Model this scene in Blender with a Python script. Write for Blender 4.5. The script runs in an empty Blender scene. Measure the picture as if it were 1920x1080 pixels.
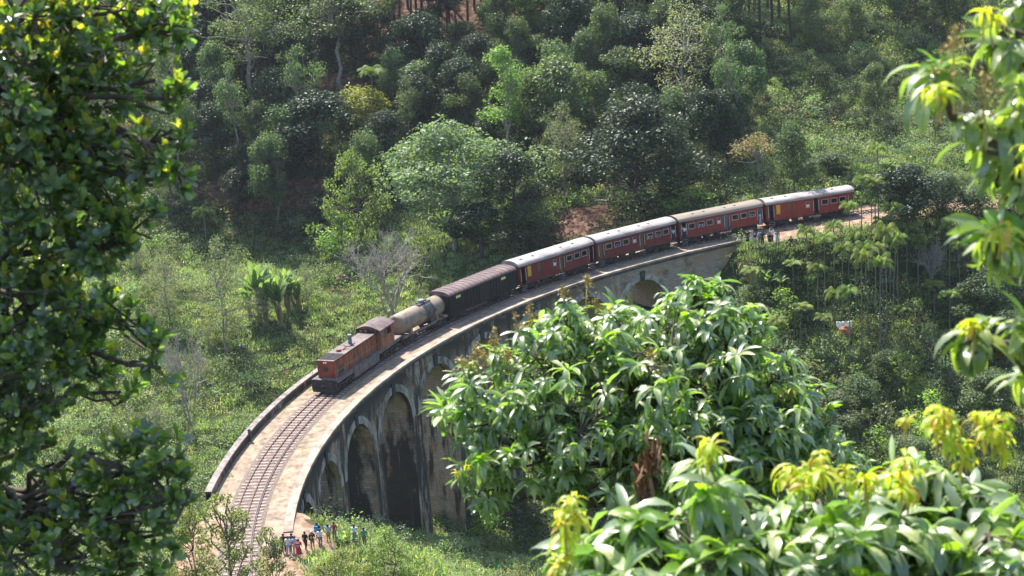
import bpy, math, random
import numpy as np
from mathutils import Vector, Matrix, Euler
random.seed(7); RNG = np.random.default_rng(7)
S = bpy.context.scene
COL = S.collection
# ------------------------------------------------------------------ camera
F_PX, PITCH, ROLL, CAM_H = 2866.2, 0.2228, -0.057, 43.95
cp, sp, cr, sr = math.cos(PITCH), math.sin(PITCH), math.cos(ROLL), math.sin(ROLL)
FWD = Vector((0, cp, -sp)); UP0 = Vector((0, sp, cp)); RT0 = Vector((1, 0, 0))
CX = RT0*cr + UP0*sr; CY = RT0*(-sr) + UP0*cr
cam = bpy.data.objects.new('camera', bpy.data.cameras.new('camera')); COL.objects.link(cam)
M = Matrix.Identity(4)
for i in range(3): M[i][0], M[i][1], M[i][2] = CX[i], CY[i], -FWD[i]
M[2][3] = CAM_H
cam.matrix_world = M
cam.data.lens = F_PX/1920*36; cam.data.sensor_width = 36
cam.data.clip_start = .3; cam.data.clip_end = 4000
cam.data.dof.use_dof = True; cam.data.dof.focus_distance = 150; cam.data.dof.aperture_fstop = 4.4
S.camera = cam
# ------------------------------------------------------------------ light
SUN_EL = math.radians(58); SUN_DIR = Vector((-.50, .86, 0)).normalized()   # towards the sun
w = bpy.data.worlds.new('World'); S.world = w; w.use_nodes = True
nt = w.node_tree; bg = nt.nodes['Background']
sky = nt.nodes.new('ShaderNodeTexSky'); sky.sky_type = 'NISHITA'; sky.sun_disc = False
sky.sun_elevation = SUN_EL; sky.sun_rotation = math.atan2(SUN_DIR.x, SUN_DIR.y)
nt.links.new(sky.outputs[0], bg.inputs[0]); bg.inputs[1].default_value = .15
sun = bpy.data.objects.new('sun', bpy.data.lights.new('sun', 'SUN')); COL.objects.link(sun)
sun.data.energy = 5.0; sun.data.angle = math.radians(.5); sun.data.color = (1, .95, .87)
sd = Vector((SUN_DIR.x*math.cos(SUN_EL), SUN_DIR.y*math.cos(SUN_EL), math.sin(SUN_EL)))
sun.rotation_euler = sd.to_track_quat('Z', 'Y').to_euler(); sun.location = (0, 0, 120)
S.view_settings.view_transform = 'Standard'; S.view_settings.look = 'None'
S.view_settings.gamma = 1; S.view_settings.exposure = 1.2
S.render.engine = 'CYCLES'
S.cycles.max_bounces = 6; S.cycles.diffuse_bounces = 3; S.cycles.glossy_bounces = 2; S.cycles.transmission_bounces = 3
S.cycles.volume_bounces = 0

# ------------------------------------------------------------------ helpers
def tag(o, label=None, cat=None, group=None, kind=None):
    if label: o['label'] = label
    if cat: o['category'] = cat
    if group: o['group'] = group
    if kind: o['kind'] = kind
    return o
def empty(name, loc=(0, 0, 0), rz=0, mat=None):
    o = bpy.data.objects.new(name, None); COL.objects.link(o); o.empty_display_size = .2
    if mat is not None: o.matrix_world = mat
    else: o.location = loc; o.rotation_euler = (0, 0, rz)
    return o
def fast_mesh(name, V, Fc, uv=None, smooth=False):
    """V (n,3); Fc (m,4) or (m,3) int array"""
    V = np.asarray(V, np.float32); Fc = np.asarray(Fc, np.int32)
    me = bpy.data.meshes.new(name); m, k = Fc.shape
    me.vertices.add(len(V)); me.vertices.foreach_set('co', V.ravel())
    me.loops.add(m*k); me.loops.foreach_set('vertex_index', Fc.ravel())
    me.polygons.add(m); me.polygons.foreach_set('loop_start', np.arange(0, m*k, k, dtype=np.int32))
    if uv is not None:
        l = me.uv_layers.new(name='UVMap'); l.data.foreach_set('uv', np.asarray(uv, np.float32).ravel())
    me.update(calc_edges=True); me.validate()
    if smooth: me.polygons.foreach_set('use_smooth', np.ones(len(me.polygons), bool))
    return me
def link(name, me, mat, parent=None):
    o = bpy.data.objects.new(name, me); COL.objects.link(o)
    if mat: me.materials.clear(); me.materials.append(mat)
    if parent is not None: o.parent = parent
    return o
class MB:
    """collects simple shapes into ONE mesh"""
    def __init__(s): s.v = []; s.f = []; s.uv = []
    def add(s, vs, fs, uvs=None):
        n = len(s.v); s.v += [tuple(v) for v in vs]
        for i, f in enumerate(fs):
            s.f.append(tuple(n+j for j in f)); s.uv.append(uvs[i] if uvs else [(0, 0)]*len(f))
    def box(s, x0, x1, y0, y1, z0, z1, top=1.0):
        cx, cy = (x0+x1)/2, (y0+y1)/2
        vs = [(x0, y0, z0), (x1, y0, z0), (x1, y1, z0), (x0, y1, z0)]
        vs += [(cx+(x-cx)*top, cy+(y-cy)*top, z1) for x, y, _ in vs]
        s.add(vs, [(3, 2, 1, 0), (4, 5, 6, 7), (0, 1, 5, 4), (1, 2, 6, 5), (2, 3, 7, 6), (3, 0, 4, 7)])
        return s
    def tube(s, pts, rad, n=8, cap=True):
        pts = [Vector(p) for p in pts]
        if not isinstance(rad, (list, tuple)): rad = [rad]*len(pts)
        vs = []
        for i, p in enumerate(pts):
            d = (pts[min(i+1, len(pts)-1)]-pts[max(i-1, 0)]).normalized()
            a = Vector((0, 0, 1)) if abs(d.z) < .9 else Vector((1, 0, 0))
            u = d.cross(a).normalized(); w_ = d.cross(u)
            for k in range(n):
                t = 2*math.pi*k/n; vs.append(p+(u*math.cos(t)+w_*math.sin(t))*rad[i])
        fs = [(i*n+k, i*n+(k+1) % n, (i+1)*n+(k+1) % n, (i+1)*n+k) for i in range(len(pts)-1) for k in range(n)]
        if cap: fs += [tuple(range(n-1, -1, -1)), tuple((len(pts)-1)*n+k for k in range(n))]
        s.add(vs, fs); return s
    def prism(s, poly, x0, x1):
        """poly in (y,z) extruded along x"""
        n = len(poly); vs = [(x0, y, z) for y, z in poly]+[(x1, y, z) for y, z in poly]
        s.add(vs, [(i, (i+1) % n, n+(i+1) % n, n+i) for i in range(n)]+[tuple(range(n-1, -1, -1)), tuple(range(n, 2*n))]); return s
    def quad(s, a, b, c, d, uv=None): s.add([a, b, c, d], [(0, 1, 2, 3)], [uv] if uv else None); return s
    def build(s, name, mat, parent=None, smooth=False, uv=False):
        me = bpy.data.meshes.new(name); me.from_pydata(s.v, [], s.f)
        if uv:
            l = me.uv_layers.new(name='UVMap')
            l.data.foreach_set('uv', [c for f in s.uv for p in f for c in p])
        me.update()
        if smooth: me.polygons.foreach_set('use_smooth', [True]*len(me.polygons))
        return link(name, me, mat, parent)
def copy_tree(o, parent=None):
    c = o.copy(); COL.objects.link(c); c.parent = parent
    for ch in list(o.children): copy_tree(ch, c)
    return c

# ------------------------------------------------------------------ materials
def mk(name):
    m = bpy.data.materials.new(name); m.use_nodes = True
    return m, m.node_tree.nodes, m.node_tree.links, m.node_tree.nodes['Principled BSDF']
def ramp(N, stops):
    r = N.new('ShaderNodeValToRGB')
    while len(r.color_ramp.elements) < len(stops): r.color_ramp.elements.new(.5)
    for e, (p, c) in zip(r.color_ramp.elements, stops):
        e.position = p; e.color = (*c, 1) if len(c) == 3 else c
    return r
def mat(name, c1, c2=None, rough=.7, scale=2., metal=0., stretch=(1, 1, 1), bump=0., spec=.4, contrast=(.35, .65)):
    m, N, L, P = mk(name)
    P.inputs['Roughness'].default_value = rough; P.inputs['Metallic'].default_value = metal
    P.inputs['Specular IOR Level'].default_value = spec
    if c2 is None: P.inputs['Base Color'].default_value = (*c1, 1); return m
    tc = N.new('ShaderNodeTexCoord'); mp = N.new('ShaderNodeMapping'); mp.inputs['Scale'].default_value = stretch
    nz = N.new('ShaderNodeTexNoise'); nz.inputs['Scale'].default_value = scale; nz.inputs['Detail'].default_value = 6
    nz.inputs['Roughness'].default_value = .65
    L.new(tc.outputs['Object'], mp.inputs[0]); L.new(mp.outputs[0], nz.inputs[0])
    r = ramp(N, [(contrast[0], c1), (contrast[1], c2)]); L.new(nz.outputs[0], r.inputs[0]); L.new(r.outputs[0], P.inputs['Base Color'])
    if bump:
        b = N.new('ShaderNodeBump'); b.inputs['Strength'].default_value = bump; L.new(nz.outputs[0], b.inputs['Height']); L.new(b.outputs[0], P.inputs['Normal'])
    return m
def leafmat(name, cols, rough=.5, trans=.35, tcol=None, spec=.3, objvar=.25, yellow=None):
    """per-leaf and per-plant colour variation, light passing through"""
    m, N, L, P = mk(name)
    g = N.new('ShaderNodeNewGeometry'); r = ramp(N, [(i/(len(cols)-1), c) for i, c in enumerate(cols)])
    L.new(g.outputs['Random Per Island'], r.inputs[0])
    oi = N.new('ShaderNodeObjectInfo'); mr = N.new('ShaderNodeMapRange')
    mr.inputs['To Min'].default_value = 1-objvar; mr.inputs['To Max'].default_value = 1+objvar
    L.new(oi.outputs['Random'], mr.inputs[0])
    hs = N.new('ShaderNodeHueSaturation'); L.new(mr.outputs[0], hs.inputs['Value']); L.new(r.outputs[0], hs.inputs['Color'])
    mh = N.new('ShaderNodeMapRange'); mh.inputs['To Min'].default_value = .5-.03*objvar*4; mh.inputs['To Max'].default_value = .5+.02*objvar*4
    wn = N.new('ShaderNodeTexWhiteNoise'); wn.noise_dimensions = '1D'; L.new(oi.outputs['Random'], wn.inputs['W'])
    L.new(wn.outputs[0], mh.inputs[0]); L.new(mh.outputs[0], hs.inputs['Hue'])
    L.new(hs.outputs[0], P.inputs['Base Color'])
    P.inputs['Roughness'].default_value = rough; P.inputs['Specular IOR Level'].default_value = spec
    t = N.new('ShaderNodeBsdfTranslucent'); mx = N.new('ShaderNodeMixShader'); mx.inputs[0].default_value = trans
    mc = N.new('ShaderNodeMix'); mc.data_type = 'RGBA'; mc.blend_type = 'MULTIPLY'; mc.inputs[0].default_value = 1
    L.new(hs.outputs[0], mc.inputs[6]); mc.inputs[7].default_value = (*(tcol or (2.2, 2.4, .9)), 1)
    L.new(mc.outputs[2], t.inputs[0])
    L.new(P.outputs[0], mx.inputs[1]); L.new(t.outputs[0], mx.inputs[2])
    L.new(mx.outputs[0], N['Material Output'].inputs[0])
    return m

# ------------------------------------------------------------------ the track's arc
CEN = np.array([62.72, 120.45]); R = 85.28; GR = .0443
def frame(s, off=0., z=0.):
    ph = s/R; th = math.pi-ph
    return Vector((CEN[0]+(R+off)*math.cos(th), CEN[1]+(R+off)*math.sin(th), z+GR*s))
def fmat(s, off=0., z=0.):
    th = math.pi-s/R; X = Vector((math.sin(th), -math.cos(th), GR)).normalized(); Y = Vector((math.cos(th), math.sin(th), 0)).normalized()
    Z = X.cross(Y); m = Matrix.Identity(4); p = frame(s, off, z)
    for i in range(3): m[i][0], m[i][1], m[i][2], m[i][3] = X[i], Y[i], Z[i], p[i]
    return m
# ------------------------------------------------------------------ terrain
CP = np.array([
(0,-30,44),(-40,-20,44),(40,-20,44),(0,0,42.2),(-30,0,41),(30,0,41),(0,8,35.5),(-25,15,32),(25,15,32),(0,30,20),(-30,40,14),(30,40,10),(0,60,3),(-40,70,4),(40,70,-6),(0,85,-5),
(-19,95,-1.6),(-21,103,-1.3),(-22.5,111,-.9),(-35,95,0),(-50,100,2),(-27,113,-1.2),(-31,125,-6),(-24,85,-1.6),(-15,109,-1.5),(-17.8,116,-1.2),(-15,117.5,-2.2),(-12.5,116,-3.4),(-9,111,-6.2),(-9,125,-8.5),
(-18.4,128,-5.5),(-16.9,137.6,-10),(-14.4,146.7,-14),(-10.8,155.5,-18),(-6.3,163.8,-21.5),(-.8,171.5,-23),(5.5,178.5,-20),(12.7,184.7,-13),(20.5,190,-6),(28.8,194.5,1.5),
(-5,125,-11),(-2,140,-18),(5,155,-23),(0,110,-10),(10,120,-17),(20,140,-25),(32,150,-26),(20,165,-23),(30,180,-10),(40,165,-18),(50,180,-11),(45,195,-1),(42,199,3.6),(36,197,2.6),
(53,200,3),(61,180,-11),(75,190,-6),(75,205,4),(70,150,-22),(100,200,1),(100,160,-16),(57,206,5.4),(66,206,6),
(-26,130,-7.5),(-21.5,150,-14),(-12.5,169,-20),(-7,178,-19.5),(0,186,-15),(8,192,-8),(17,198,-1),
(-35,150,-11),(-30,175,-13),(-20,195,-10),(-10,205,-5),(0,205,-2),(10,205,1.5),(10,215,5.5),(-44,181,-11),(-33,197,-7),(-60,160,-8),(-60,200,-5),(-38,218,-2),(-43,230,0),(-20,220,-1),(-16,225,2),
(-31,233,1),(-36,241,8.5),(-60,236,8),(-34,252,14),(-38,262,19),(-20,240,8),(0,235,8),(14,225,7.5),(20,240,14),(27,213,6.5),(40,216,8),(55,219,10),(43,240,15),(76,240,12),(100,240,14),(60,260,23),(0,260,21),(0,280,31),
(-30,275,26),(-60,280,33),(0,300,42),(50,280,33),(90,280,34),(50,300,44),(-60,310,50),(0,340,62),(100,340,62),(-100,340,62),(0,450,95),(150,450,95),(-150,450,95),(-120,200,0),(-120,100,5),(150,150,-8),(150,250,16),
(-120,270,30),(150,300,45),(-120,20,30),(120,20,25)], float)
def _phi(r2): return np.where(r2 > 0, .5*r2*np.log(np.maximum(r2, 1e-12)), 0)
def _tps():
    P = CP[:, :2]/50; n = len(P); K = _phi(((P[:, None]-P[None])**2).sum(2))+np.eye(n)*.002
    A = np.zeros((n+3, n+3)); A[:n, :n] = K; A[:n, n] = 1; A[:n, n+1:] = P; A[n, :n] = 1; A[n+1:, :n] = P.T
    return P, np.linalg.solve(A, np.concatenate([CP[:, 2], np.zeros(3)]))
_P, _W = _tps()
_ph = RNG.uniform(0, 6.28, 24); _an = RNG.uniform(0, 3.14, 24)
def noise2(x, y, sc, k0=0):
    o = 0
    for k in range(6):
        a = _an[(k+k0) % 24]; f = sc*(1+.63*k); o = o+np.sin((x*math.cos(a)+y*math.sin(a))*f+_ph[(k+k0) % 24])*np.cos((x*math.sin(a*1.7)-y*math.cos(a*1.7))*f*.7+_ph[(k+k0+5) % 24])/(1+.4*k)
    return o/2.2
def arc_coords(x, y):
    dx = x-CEN[0]; dy = y-CEN[1]; ph = math.pi-np.mod(np.arctan2(dy, dx)+.5*math.pi, 2*math.pi)+.5*math.pi
    return ph*R, np.hypot(dx, dy)-R
def H(x, y):
    x = np.atleast_1d(np.asarray(x, float)); y = np.atleast_1d(np.asarray(y, float)); shp = x.shape
    xf, yf = x.ravel(), y.ravel(); out = np.empty(len(xf)); n = len(_P)
    for a in range(0, len(xf), 20000):
        q = np.stack([xf[a:a+20000], yf[a:a+20000]], 1)/50
        out[a:a+20000] = _phi(((q[:, None]-_P[None])**2).sum(2))@_W[:n]+_W[n]+q@_W[n+1:]
    out = out+.45*noise2(xf, yf, .22)+.18*noise2(xf, yf, .8, 7)+1.2*noise2(xf, yf, .07, 3)*np.clip((yf-225)/30, 0, 1)
    out = np.where(yf > 340, np.clip(out, 30, 170), np.where(yf < -60, np.clip(out, 20, 60), out)); out = np.clip(out, -30, 170)
    s, off = arc_coords(xf, yf); zt = GR*s-.04          # bench for the line outside the viaduct
    on = ((s < -.5) & (s > -60)) | ((s > 96) & (s < 160))
    wd = np.clip((np.abs(off)-3.6)/3.0, 0, 1); wd = wd*wd*(3-2*wd)
    wi = np.where((s > 98) & (off < 0), np.clip((np.abs(off)-np.where(s < 124, 8.6, 6.4))/3.5, 0, 1), wd)
    edge = np.where(s < 10, np.clip((-.5-s)/2.5, 0, 1), np.clip((s-96)/3, 0, 1))
    out = np.where(on, out+(zt-out)*(1-wi)*edge, out)
    br = (s > -3) & (s < 100) & (np.abs(off) < 4.6)        # never above the viaduct's deck
    out = np.where(br, np.minimum(out, GR*s-1.2), out)
    return out.reshape(shp)
def pxray(px, py):
    u, v = px-960, 540-py
    return (CX*(u/F_PX)+CY*(v/F_PX)+FWD)
_cacheH = {}
def ground_px(px, py, y0=92, y1=420):
    """the point of the hillside seen at this place"""
    d = pxray(px, py); t = np.arange(y0, y1, .5)/d.y
    X = d.x*t; Y = d.y*t; Z = CAM_H+d.z*t; h = H(X, Y); i = int(np.argmax(Z < h))
    if Z[i] >= h[i]: i = len(t)-1
    return Vector((X[i], Y[i], h[i]))
def near_px(px, py, dist):
    d = pxray(px, py); return Vector((0, 0, CAM_H))+d*dist
def m_per_px(p): return (Vector(p)-Vector((0, 0, CAM_H))).dot(FWD)/F_PX
def z1(x, y): return float(H([x], [y])[0])

gx = np.unique(np.concatenate([np.arange(-900, -110, 40), np.arange(-110, 150, 1.15), np.arange(150, 900, 40)]))
gy = np.unique(np.concatenate([np.arange(-300, 60, 12), np.arange(60, 325, 1.15), np.arange(325, 1400, 35)]))
GX, GY = np.meshgrid(gx, gy); GZ = H(GX, GY)
nxg, nyg = len(gx), len(gy); idx = np.arange(nxg*nyg).reshape(nyg, nxg)
Fq = np.stack([idx[:-1, :-1], idx[:-1, 1:], idx[1:, 1:], idx[1:, :-1]], -1).reshape(-1, 4)
tme = fast_mesh('ground', np.stack([GX.ravel(), GY.ravel(), GZ.ravel()], 1), Fq, smooth=True)
# soil mask painted where bare earth really lies
SOIL = [  # px, py, radius m, strength
]
def soil_mask(x, y):
    s, off = arc_coords(x, y); m = np.zeros_like(x)
    m = np.maximum(m, ((s < 1) & (s > -50))*np.clip(1.3-(np.abs(off)-2.5)/3, 0, 1))
    m = np.maximum(m, ((s > 100) & (s < 170))*np.clip(1.3-(np.abs(off+np.where(s < 124, 2.2, 1.6))-np.where(s < 124, 4.3, 3.2))/2, 0, 1))
    for cx, cy, rx, ry, st in SOILW:
        d = ((x-cx)/rx)**2+((y-cy)/ry)**2
        m = np.maximum(m, st*np.clip(1.6-d-.5*noise2(x, y, .5, 2), 0, 1))
    return m
SOILW = [(-17.2, 112.5, 2.2, 3.2, 1), (10, 213, 6, 4.5, .8), (-8, 282, 20, 13, .85), (33, 284, 10, 8, .6), (-39, 266, 7, 3, .8), (-38, 258, 5, 5, .35), (56, 172, 5, 3, .5), (-14, 229, 6, 3, .4), (-37, 240, 13, 3.5, .75), (66, 196, 9, 4, .6), (-24, 214, 5, 3, .4)]
# ribbon of the hill path, in photograph order
PATH = [ground_px(*p) for p in ((440, 95), (480, 112), (530, 128), (580, 143), (630, 155), (690, 168), (760, 176), (835, 182))]
def path_mask(x, y):
    m = np.zeros_like(x)
    for a, b in zip(PATH[:-1], PATH[1:]):
        ax, ay, bx, by = a.x, a.y, b.x, b.y; t = np.clip(((x-ax)*(bx-ax)+(y-ay)*(by-ay))/((bx-ax)**2+(by-ay)**2), 0, 1)
        d = np.hypot(x-ax-t*(bx-ax), y-ay-t*(by-ay)); m = np.maximum(m, np.clip(1.9-d/1.6, 0, 1))
    return m
sm = np.maximum(soil_mask(GX.ravel(), GY.ravel()), path_mask(GX.ravel(), GY.ravel()))
at = tme.attributes.new('soil', 'FLOAT', 'POINT'); at.data.foreach_set('value', sm.astype(np.float32))
sand = ((arc_coords(GX.ravel(), GY.ravel())[0] > -60) & (np.abs(arc_coords(GX.ravel(), GY.ravel())[1]+1) < 12) & (GY.ravel() < 212)).astype(np.float32)
at = tme.attributes.new('sand', 'FLOAT', 'POINT'); at.data.foreach_set('value', sand)
def ground_material():
    m, N, L, P = mk('ground'); P.inputs['Roughness'].default_value = .95; P.inputs['Specular IOR Level'].default_value = .1
    tc = N.new('ShaderNodeTexCoord')
    def nz(sc, d=6):
        n = N.new('ShaderNodeTexNoise'); n.inputs['Scale'].default_value = sc; n.inputs['Detail'].default_value = d; L.new(tc.outputs['Object'], n.inputs[0]); return n
    a = nz(.35); g = ramp(N, [(.3, (.022, .034, .012)), (.55, (.045, .06, .02)), (.75, (.09, .08, .035))]); L.new(a.outputs[0], g.inputs[0])
    b = nz(1.3, 8); s_ = ramp(N, [(.3, (.045, .025, .018)), (.5, (.11, .058, .04)), (.72, (.25, .15, .10))]); L.new(b.outputs[0], s_.inputs[0])
    at_ = N.new('ShaderNodeAttribute'); at_.attribute_name = 'soil'
    ad = N.new('ShaderNodeMath'); ad.operation = 'ADD'; c = nz(.9, 8); sub = N.new('ShaderNodeMath'); sub.operation = 'SUBTRACT'; sub.inputs[1].default_value = .5
    L.new(c.outputs[0], sub.inputs[0]); L.new(at_.outputs['Fac'], ad.inputs[0]); L.new(sub.outputs[0], ad.inputs[1])
    th = N.new('ShaderNodeMapRange'); th.inputs['From Min'].default_value = .42; th.inputs['From Max'].default_value = .58; L.new(ad.outputs[0], th.inputs[0])
    mx = N.new('ShaderNodeMix'); mx.data_type = 'RGBA'; L.new(th.outputs[0], mx.inputs[0]); L.new(g.outputs[0], mx.inputs[6]); L.new(s_.outputs[0], mx.inputs[7])
    sa = N.new('ShaderNodeAttribute'); sa.attribute_name = 'sand'; s2 = ramp(N, [(.3, (.14, .085, .055)), (.5, (.27, .175, .12)), (.7, (.40, .29, .20))]); L.new(b.outputs[0], s2.inputs[0])
    ms = N.new('ShaderNodeMix'); ms.data_type = 'RGBA'; L.new(sa.outputs['Fac'], ms.inputs[0]); L.new(s_.outputs[0], ms.inputs[6]); L.new(s2.outputs[0], ms.inputs[7]); L.new(ms.outputs[2], mx.inputs[7])
    L.new(mx.outputs[2], P.inputs['Base Color'])
    bp = N.new('ShaderNodeBump'); bp.inputs['Strength'].default_value = .6; bp.inputs['Distance'].default_value = .3; L.new(b.outputs[0], bp.inputs['Height']); L.new(bp.outputs[0], P.inputs['Normal'])
    return m
tag(link('ground', tme, ground_material()), kind='structure')

# ------------------------------------------------------------------ viaduct
def masonry(name, far=True, tone=''):
    m, N, L, P = mk(name); P.inputs['Roughness'].default_value = .92; P.inputs['Specular IOR Level'].default_value = .15
    uv = N.new('ShaderNodeUVMap'); sx = N.new('ShaderNodeSeparateXYZ'); L.new(uv.outputs[0], sx.inputs[0])
    bt = N.new('ShaderNodeTexBrick'); bt.inputs['Scale'].default_value = 1; bt.inputs['Brick Width'].default_value = .75; bt.inputs['Row Height'].default_value = .3
    bt.inputs['Mortar Size'].default_value = .025; bt.inputs['Color1'].default_value = (.50, .40, .31, 1); bt.inputs['Color2'].default_value = (.35, .275, .215, 1); bt.inputs['Mortar'].default_value = (.24, .21, .18, 1)
    bt.inputs['Bias'].default_value = -.1
    L.new(uv.outputs[0], bt.inputs[0])
    def nz(st, sc, d=6, ro=.6):
        mp = N.new('ShaderNodeMapping'); mp.inputs['Scale'].default_value = st; L.new(uv.outputs[0], mp.inputs[0])
        n = N.new('ShaderNodeTexNoise'); n.inputs['Scale'].default_value = sc; n.inputs['Detail'].default_value = d; n.inputs['Roughness'].default_value = ro; L.new(mp.outputs[0], n.inputs[0]); return n
    def mixc(f, a, b, mode='MIX'):
        x = N.new('ShaderNodeMix'); x.data_type = 'RGBA'; x.blend_type = mode
        if isinstance(f, float): x.inputs[0].default_value = f
        else: L.new(f, x.inputs[0])
        for sk, v in ((6, a), (7, b)):
            if isinstance(v, tuple): x.inputs[sk].default_value = (*v, 1)
            else: L.new(v, x.inputs[sk])
        return x.outputs[2]
    def rng(src, a, b, c=0, d=1):
        r = N.new('ShaderNodeMapRange'); r.inputs[1].default_value = a; r.inputs[2].default_value = b; r.inputs[3].default_value = c; r.inputs[4].default_value = d; L.new(src, r.inputs[0]); return r.outputs[0]
    def mul(a, b):
        x = N.new('ShaderNodeMath'); x.operation = 'MULTIPLY'; L.new(a, x.inputs[0])
        if isinstance(b, float): x.inputs[1].default_value = b
        else: L.new(b, x.inputs[1])
        return x.outputs[0]
    warm = nz((.5, .5, 1), .9); c = mixc(rng(warm.outputs[0], .45, .62), bt.outputs[0], mixc(.7, bt.outputs[0], (.46, .27, .15)))
    # near half black with age, far end clean
    clean = rng(sx.outputs[0], 62, 84, 1, .25) if far and tone == '' else None
    st = nz((.9, .13, 1), 1.1, 8, .7); dark = rng(st.outputs[0], .40, .50)
    st2 = nz((.25, .12, 1), .6, 4, .5); d2 = rng(st2.outputs[0], .36, .46)
    dark = mul(dark, d2)
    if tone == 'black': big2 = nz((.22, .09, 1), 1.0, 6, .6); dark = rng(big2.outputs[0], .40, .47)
    if tone == '' :
        sp_ = rng(sx.outputs[1], -5, -1.2); big = nz((.12, .25, 1), 1.0, 5, .6); ta = mul(sp_, rng(big.outputs[0], .40, .5))
        mxm = N.new('ShaderNodeMath'); mxm.operation = 'MAXIMUM'; L.new(dark, mxm.inputs[0]); L.new(ta, mxm.inputs[1]); dark = mxm.outputs[0]
    if clean: dark = mul(dark, clean)
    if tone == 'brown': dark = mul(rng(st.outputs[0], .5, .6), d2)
    c = mixc(mul(dark, .93), c, (.032, .029, .028))
    streak = nz((2.2, .10, 1), 1.3, 8, .75); c = mixc(mul(rng(streak.outputs[0], .60, .70), .75), c, (.50, .47, .42))
    moss = nz((.4, .3, 1), 1.2, 6); c = mixc(mul(rng(moss.outputs[0], .56, .68), .7), c, (.07, .085, .03))
    L.new(c, P.inputs['Base Color'])
    b = N.new('ShaderNodeBump'); b.inputs['Strength'].default_value = .5; b.inputs['Distance'].default_value = .05; L.new(bt.outputs['Fac'], b.inputs['Height']); b.invert = True; L.new(b.outputs[0], P.inputs['Normal'])
    return m
M_STONE = masonry('weathered_stone')
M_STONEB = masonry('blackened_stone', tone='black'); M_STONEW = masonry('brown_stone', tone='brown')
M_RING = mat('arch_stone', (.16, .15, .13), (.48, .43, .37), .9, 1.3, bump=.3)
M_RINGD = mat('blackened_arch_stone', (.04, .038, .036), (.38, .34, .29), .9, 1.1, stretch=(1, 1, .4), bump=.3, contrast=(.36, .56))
M_STAIN = mat('water_stained_stone', (.02, .02, .022), (.07, .065, .06), .9, 2)
M_COPE = mat('coping_stone', (.17, .135, .105), (.43, .345, .27), .9, .8, bump=.2)
M_COPE2 = mat('parapet_coping_stone', (.12, .10, .09), (.33, .28, .25), .9, 1.6, bump=.2)
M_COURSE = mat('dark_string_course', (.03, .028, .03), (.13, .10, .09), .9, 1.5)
M_DIRT = mat('deck_earth', (.085, .062, .044), (.34, .25, .175), .95, 1.3, bump=.4, contrast=(.28, .6))
M_BALL = mat('ballast', (.05, .038, .03), (.26, .20, .155), .95, 9., bump=.6)
bridge = empty('viaduct', frame(0)); BL = bridge.location.copy()
tag(bridge, 'tall curved stone arch viaduct with nine arches and blackened piers carrying the train', 'viaduct')
def bvec(s, off, z):
    return frame(s, off, z)-BL
ARC0, ARCD, NA = .0376*R, .11621*R, 9
RA, CRN = 3.95, -2.15
HALF = 3.8
SPR = CRN-RA
def batt(z): return HALF-.12+.022*max(0, -z)
S0, S1 = -7.5, 100.5
# deck surfaces
def strip(name, offs, zs, s0, s1, m, parent, step=1.2, uvs=False, smooth=True):
    b = MB(); n = int((s1-s0)/step)+1; ss = np.linspace(s0, s1, n)
    for i in range(n-1):
        for k in range(len(offs)-1):
            a, c = float(ss[i]), float(ss[i+1])
            uv = [(a, zs[k]), (c, zs[k]), (c, zs[k+1]), (a, zs[k+1])]
            f = (lambda s_, o_, z_: bvec(s_, o_, z_)) if parent is bridge else (lambda s_, o_, z_: frame(s_, o_, z_))
            b.quad(f(a, offs[k], zs[k]), f(c, offs[k], zs[k]), f(c, offs[k+1], zs[k+1]), f(a, offs[k+1], zs[k+1]), uv)
    return b.build(name, m, parent, uv=True)
strip('deck', [-3.2, -1.75, 1.75, 3.4], [-.02, -.02, -.04, -.04], S0-3, S1, M_DIRT, bridge)
cop = strip('coping', [-3.15, -3.17, -3.93, -3.93, -3.6], [-.05, .03, .03, -.20, -.20], S0, 101.5, M_COPE, bridge)
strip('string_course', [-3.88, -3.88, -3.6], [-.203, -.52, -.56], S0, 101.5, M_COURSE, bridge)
# outer parapet wall
pw = strip('parapet', [3.42, 3.42, 3.9, 3.9], [-.1, .62, .62, -.5], .2, 103, M_STONE, bridge)
strip('parapet_coping', [3.36, 3.36, 3.96, 3.96, 3.42], [.622, .76, .76, .60, .60], .1, 103, M_COPE2, bridge)
b = MB()
for s_ in (13.2,):
    m_ = fmat(s_, 3.3, 0); m_.translation -= BL
    for x0, x1, y0, y1, z0, z1_ in ((-.12, .12, -.12, .1, -.05, 1.15),):
        vs = [(x0, y0, z0), (x1, y0, z0), (x1, y1, z0), (x0, y1, z0), (x0, y0, z1_), (x1, y0, z1_), (x1, y1, z1_), (x0, y1, z1_)]
        b.add([m_@Vector(v) for v in vs], [(3, 2, 1, 0), (4, 5, 6, 7), (0, 1, 5, 4), (1, 2, 6, 5), (2, 3, 7, 6), (3, 0, 4, 7)])
b.build('marker_post', M_COURSE, bridge)
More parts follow.
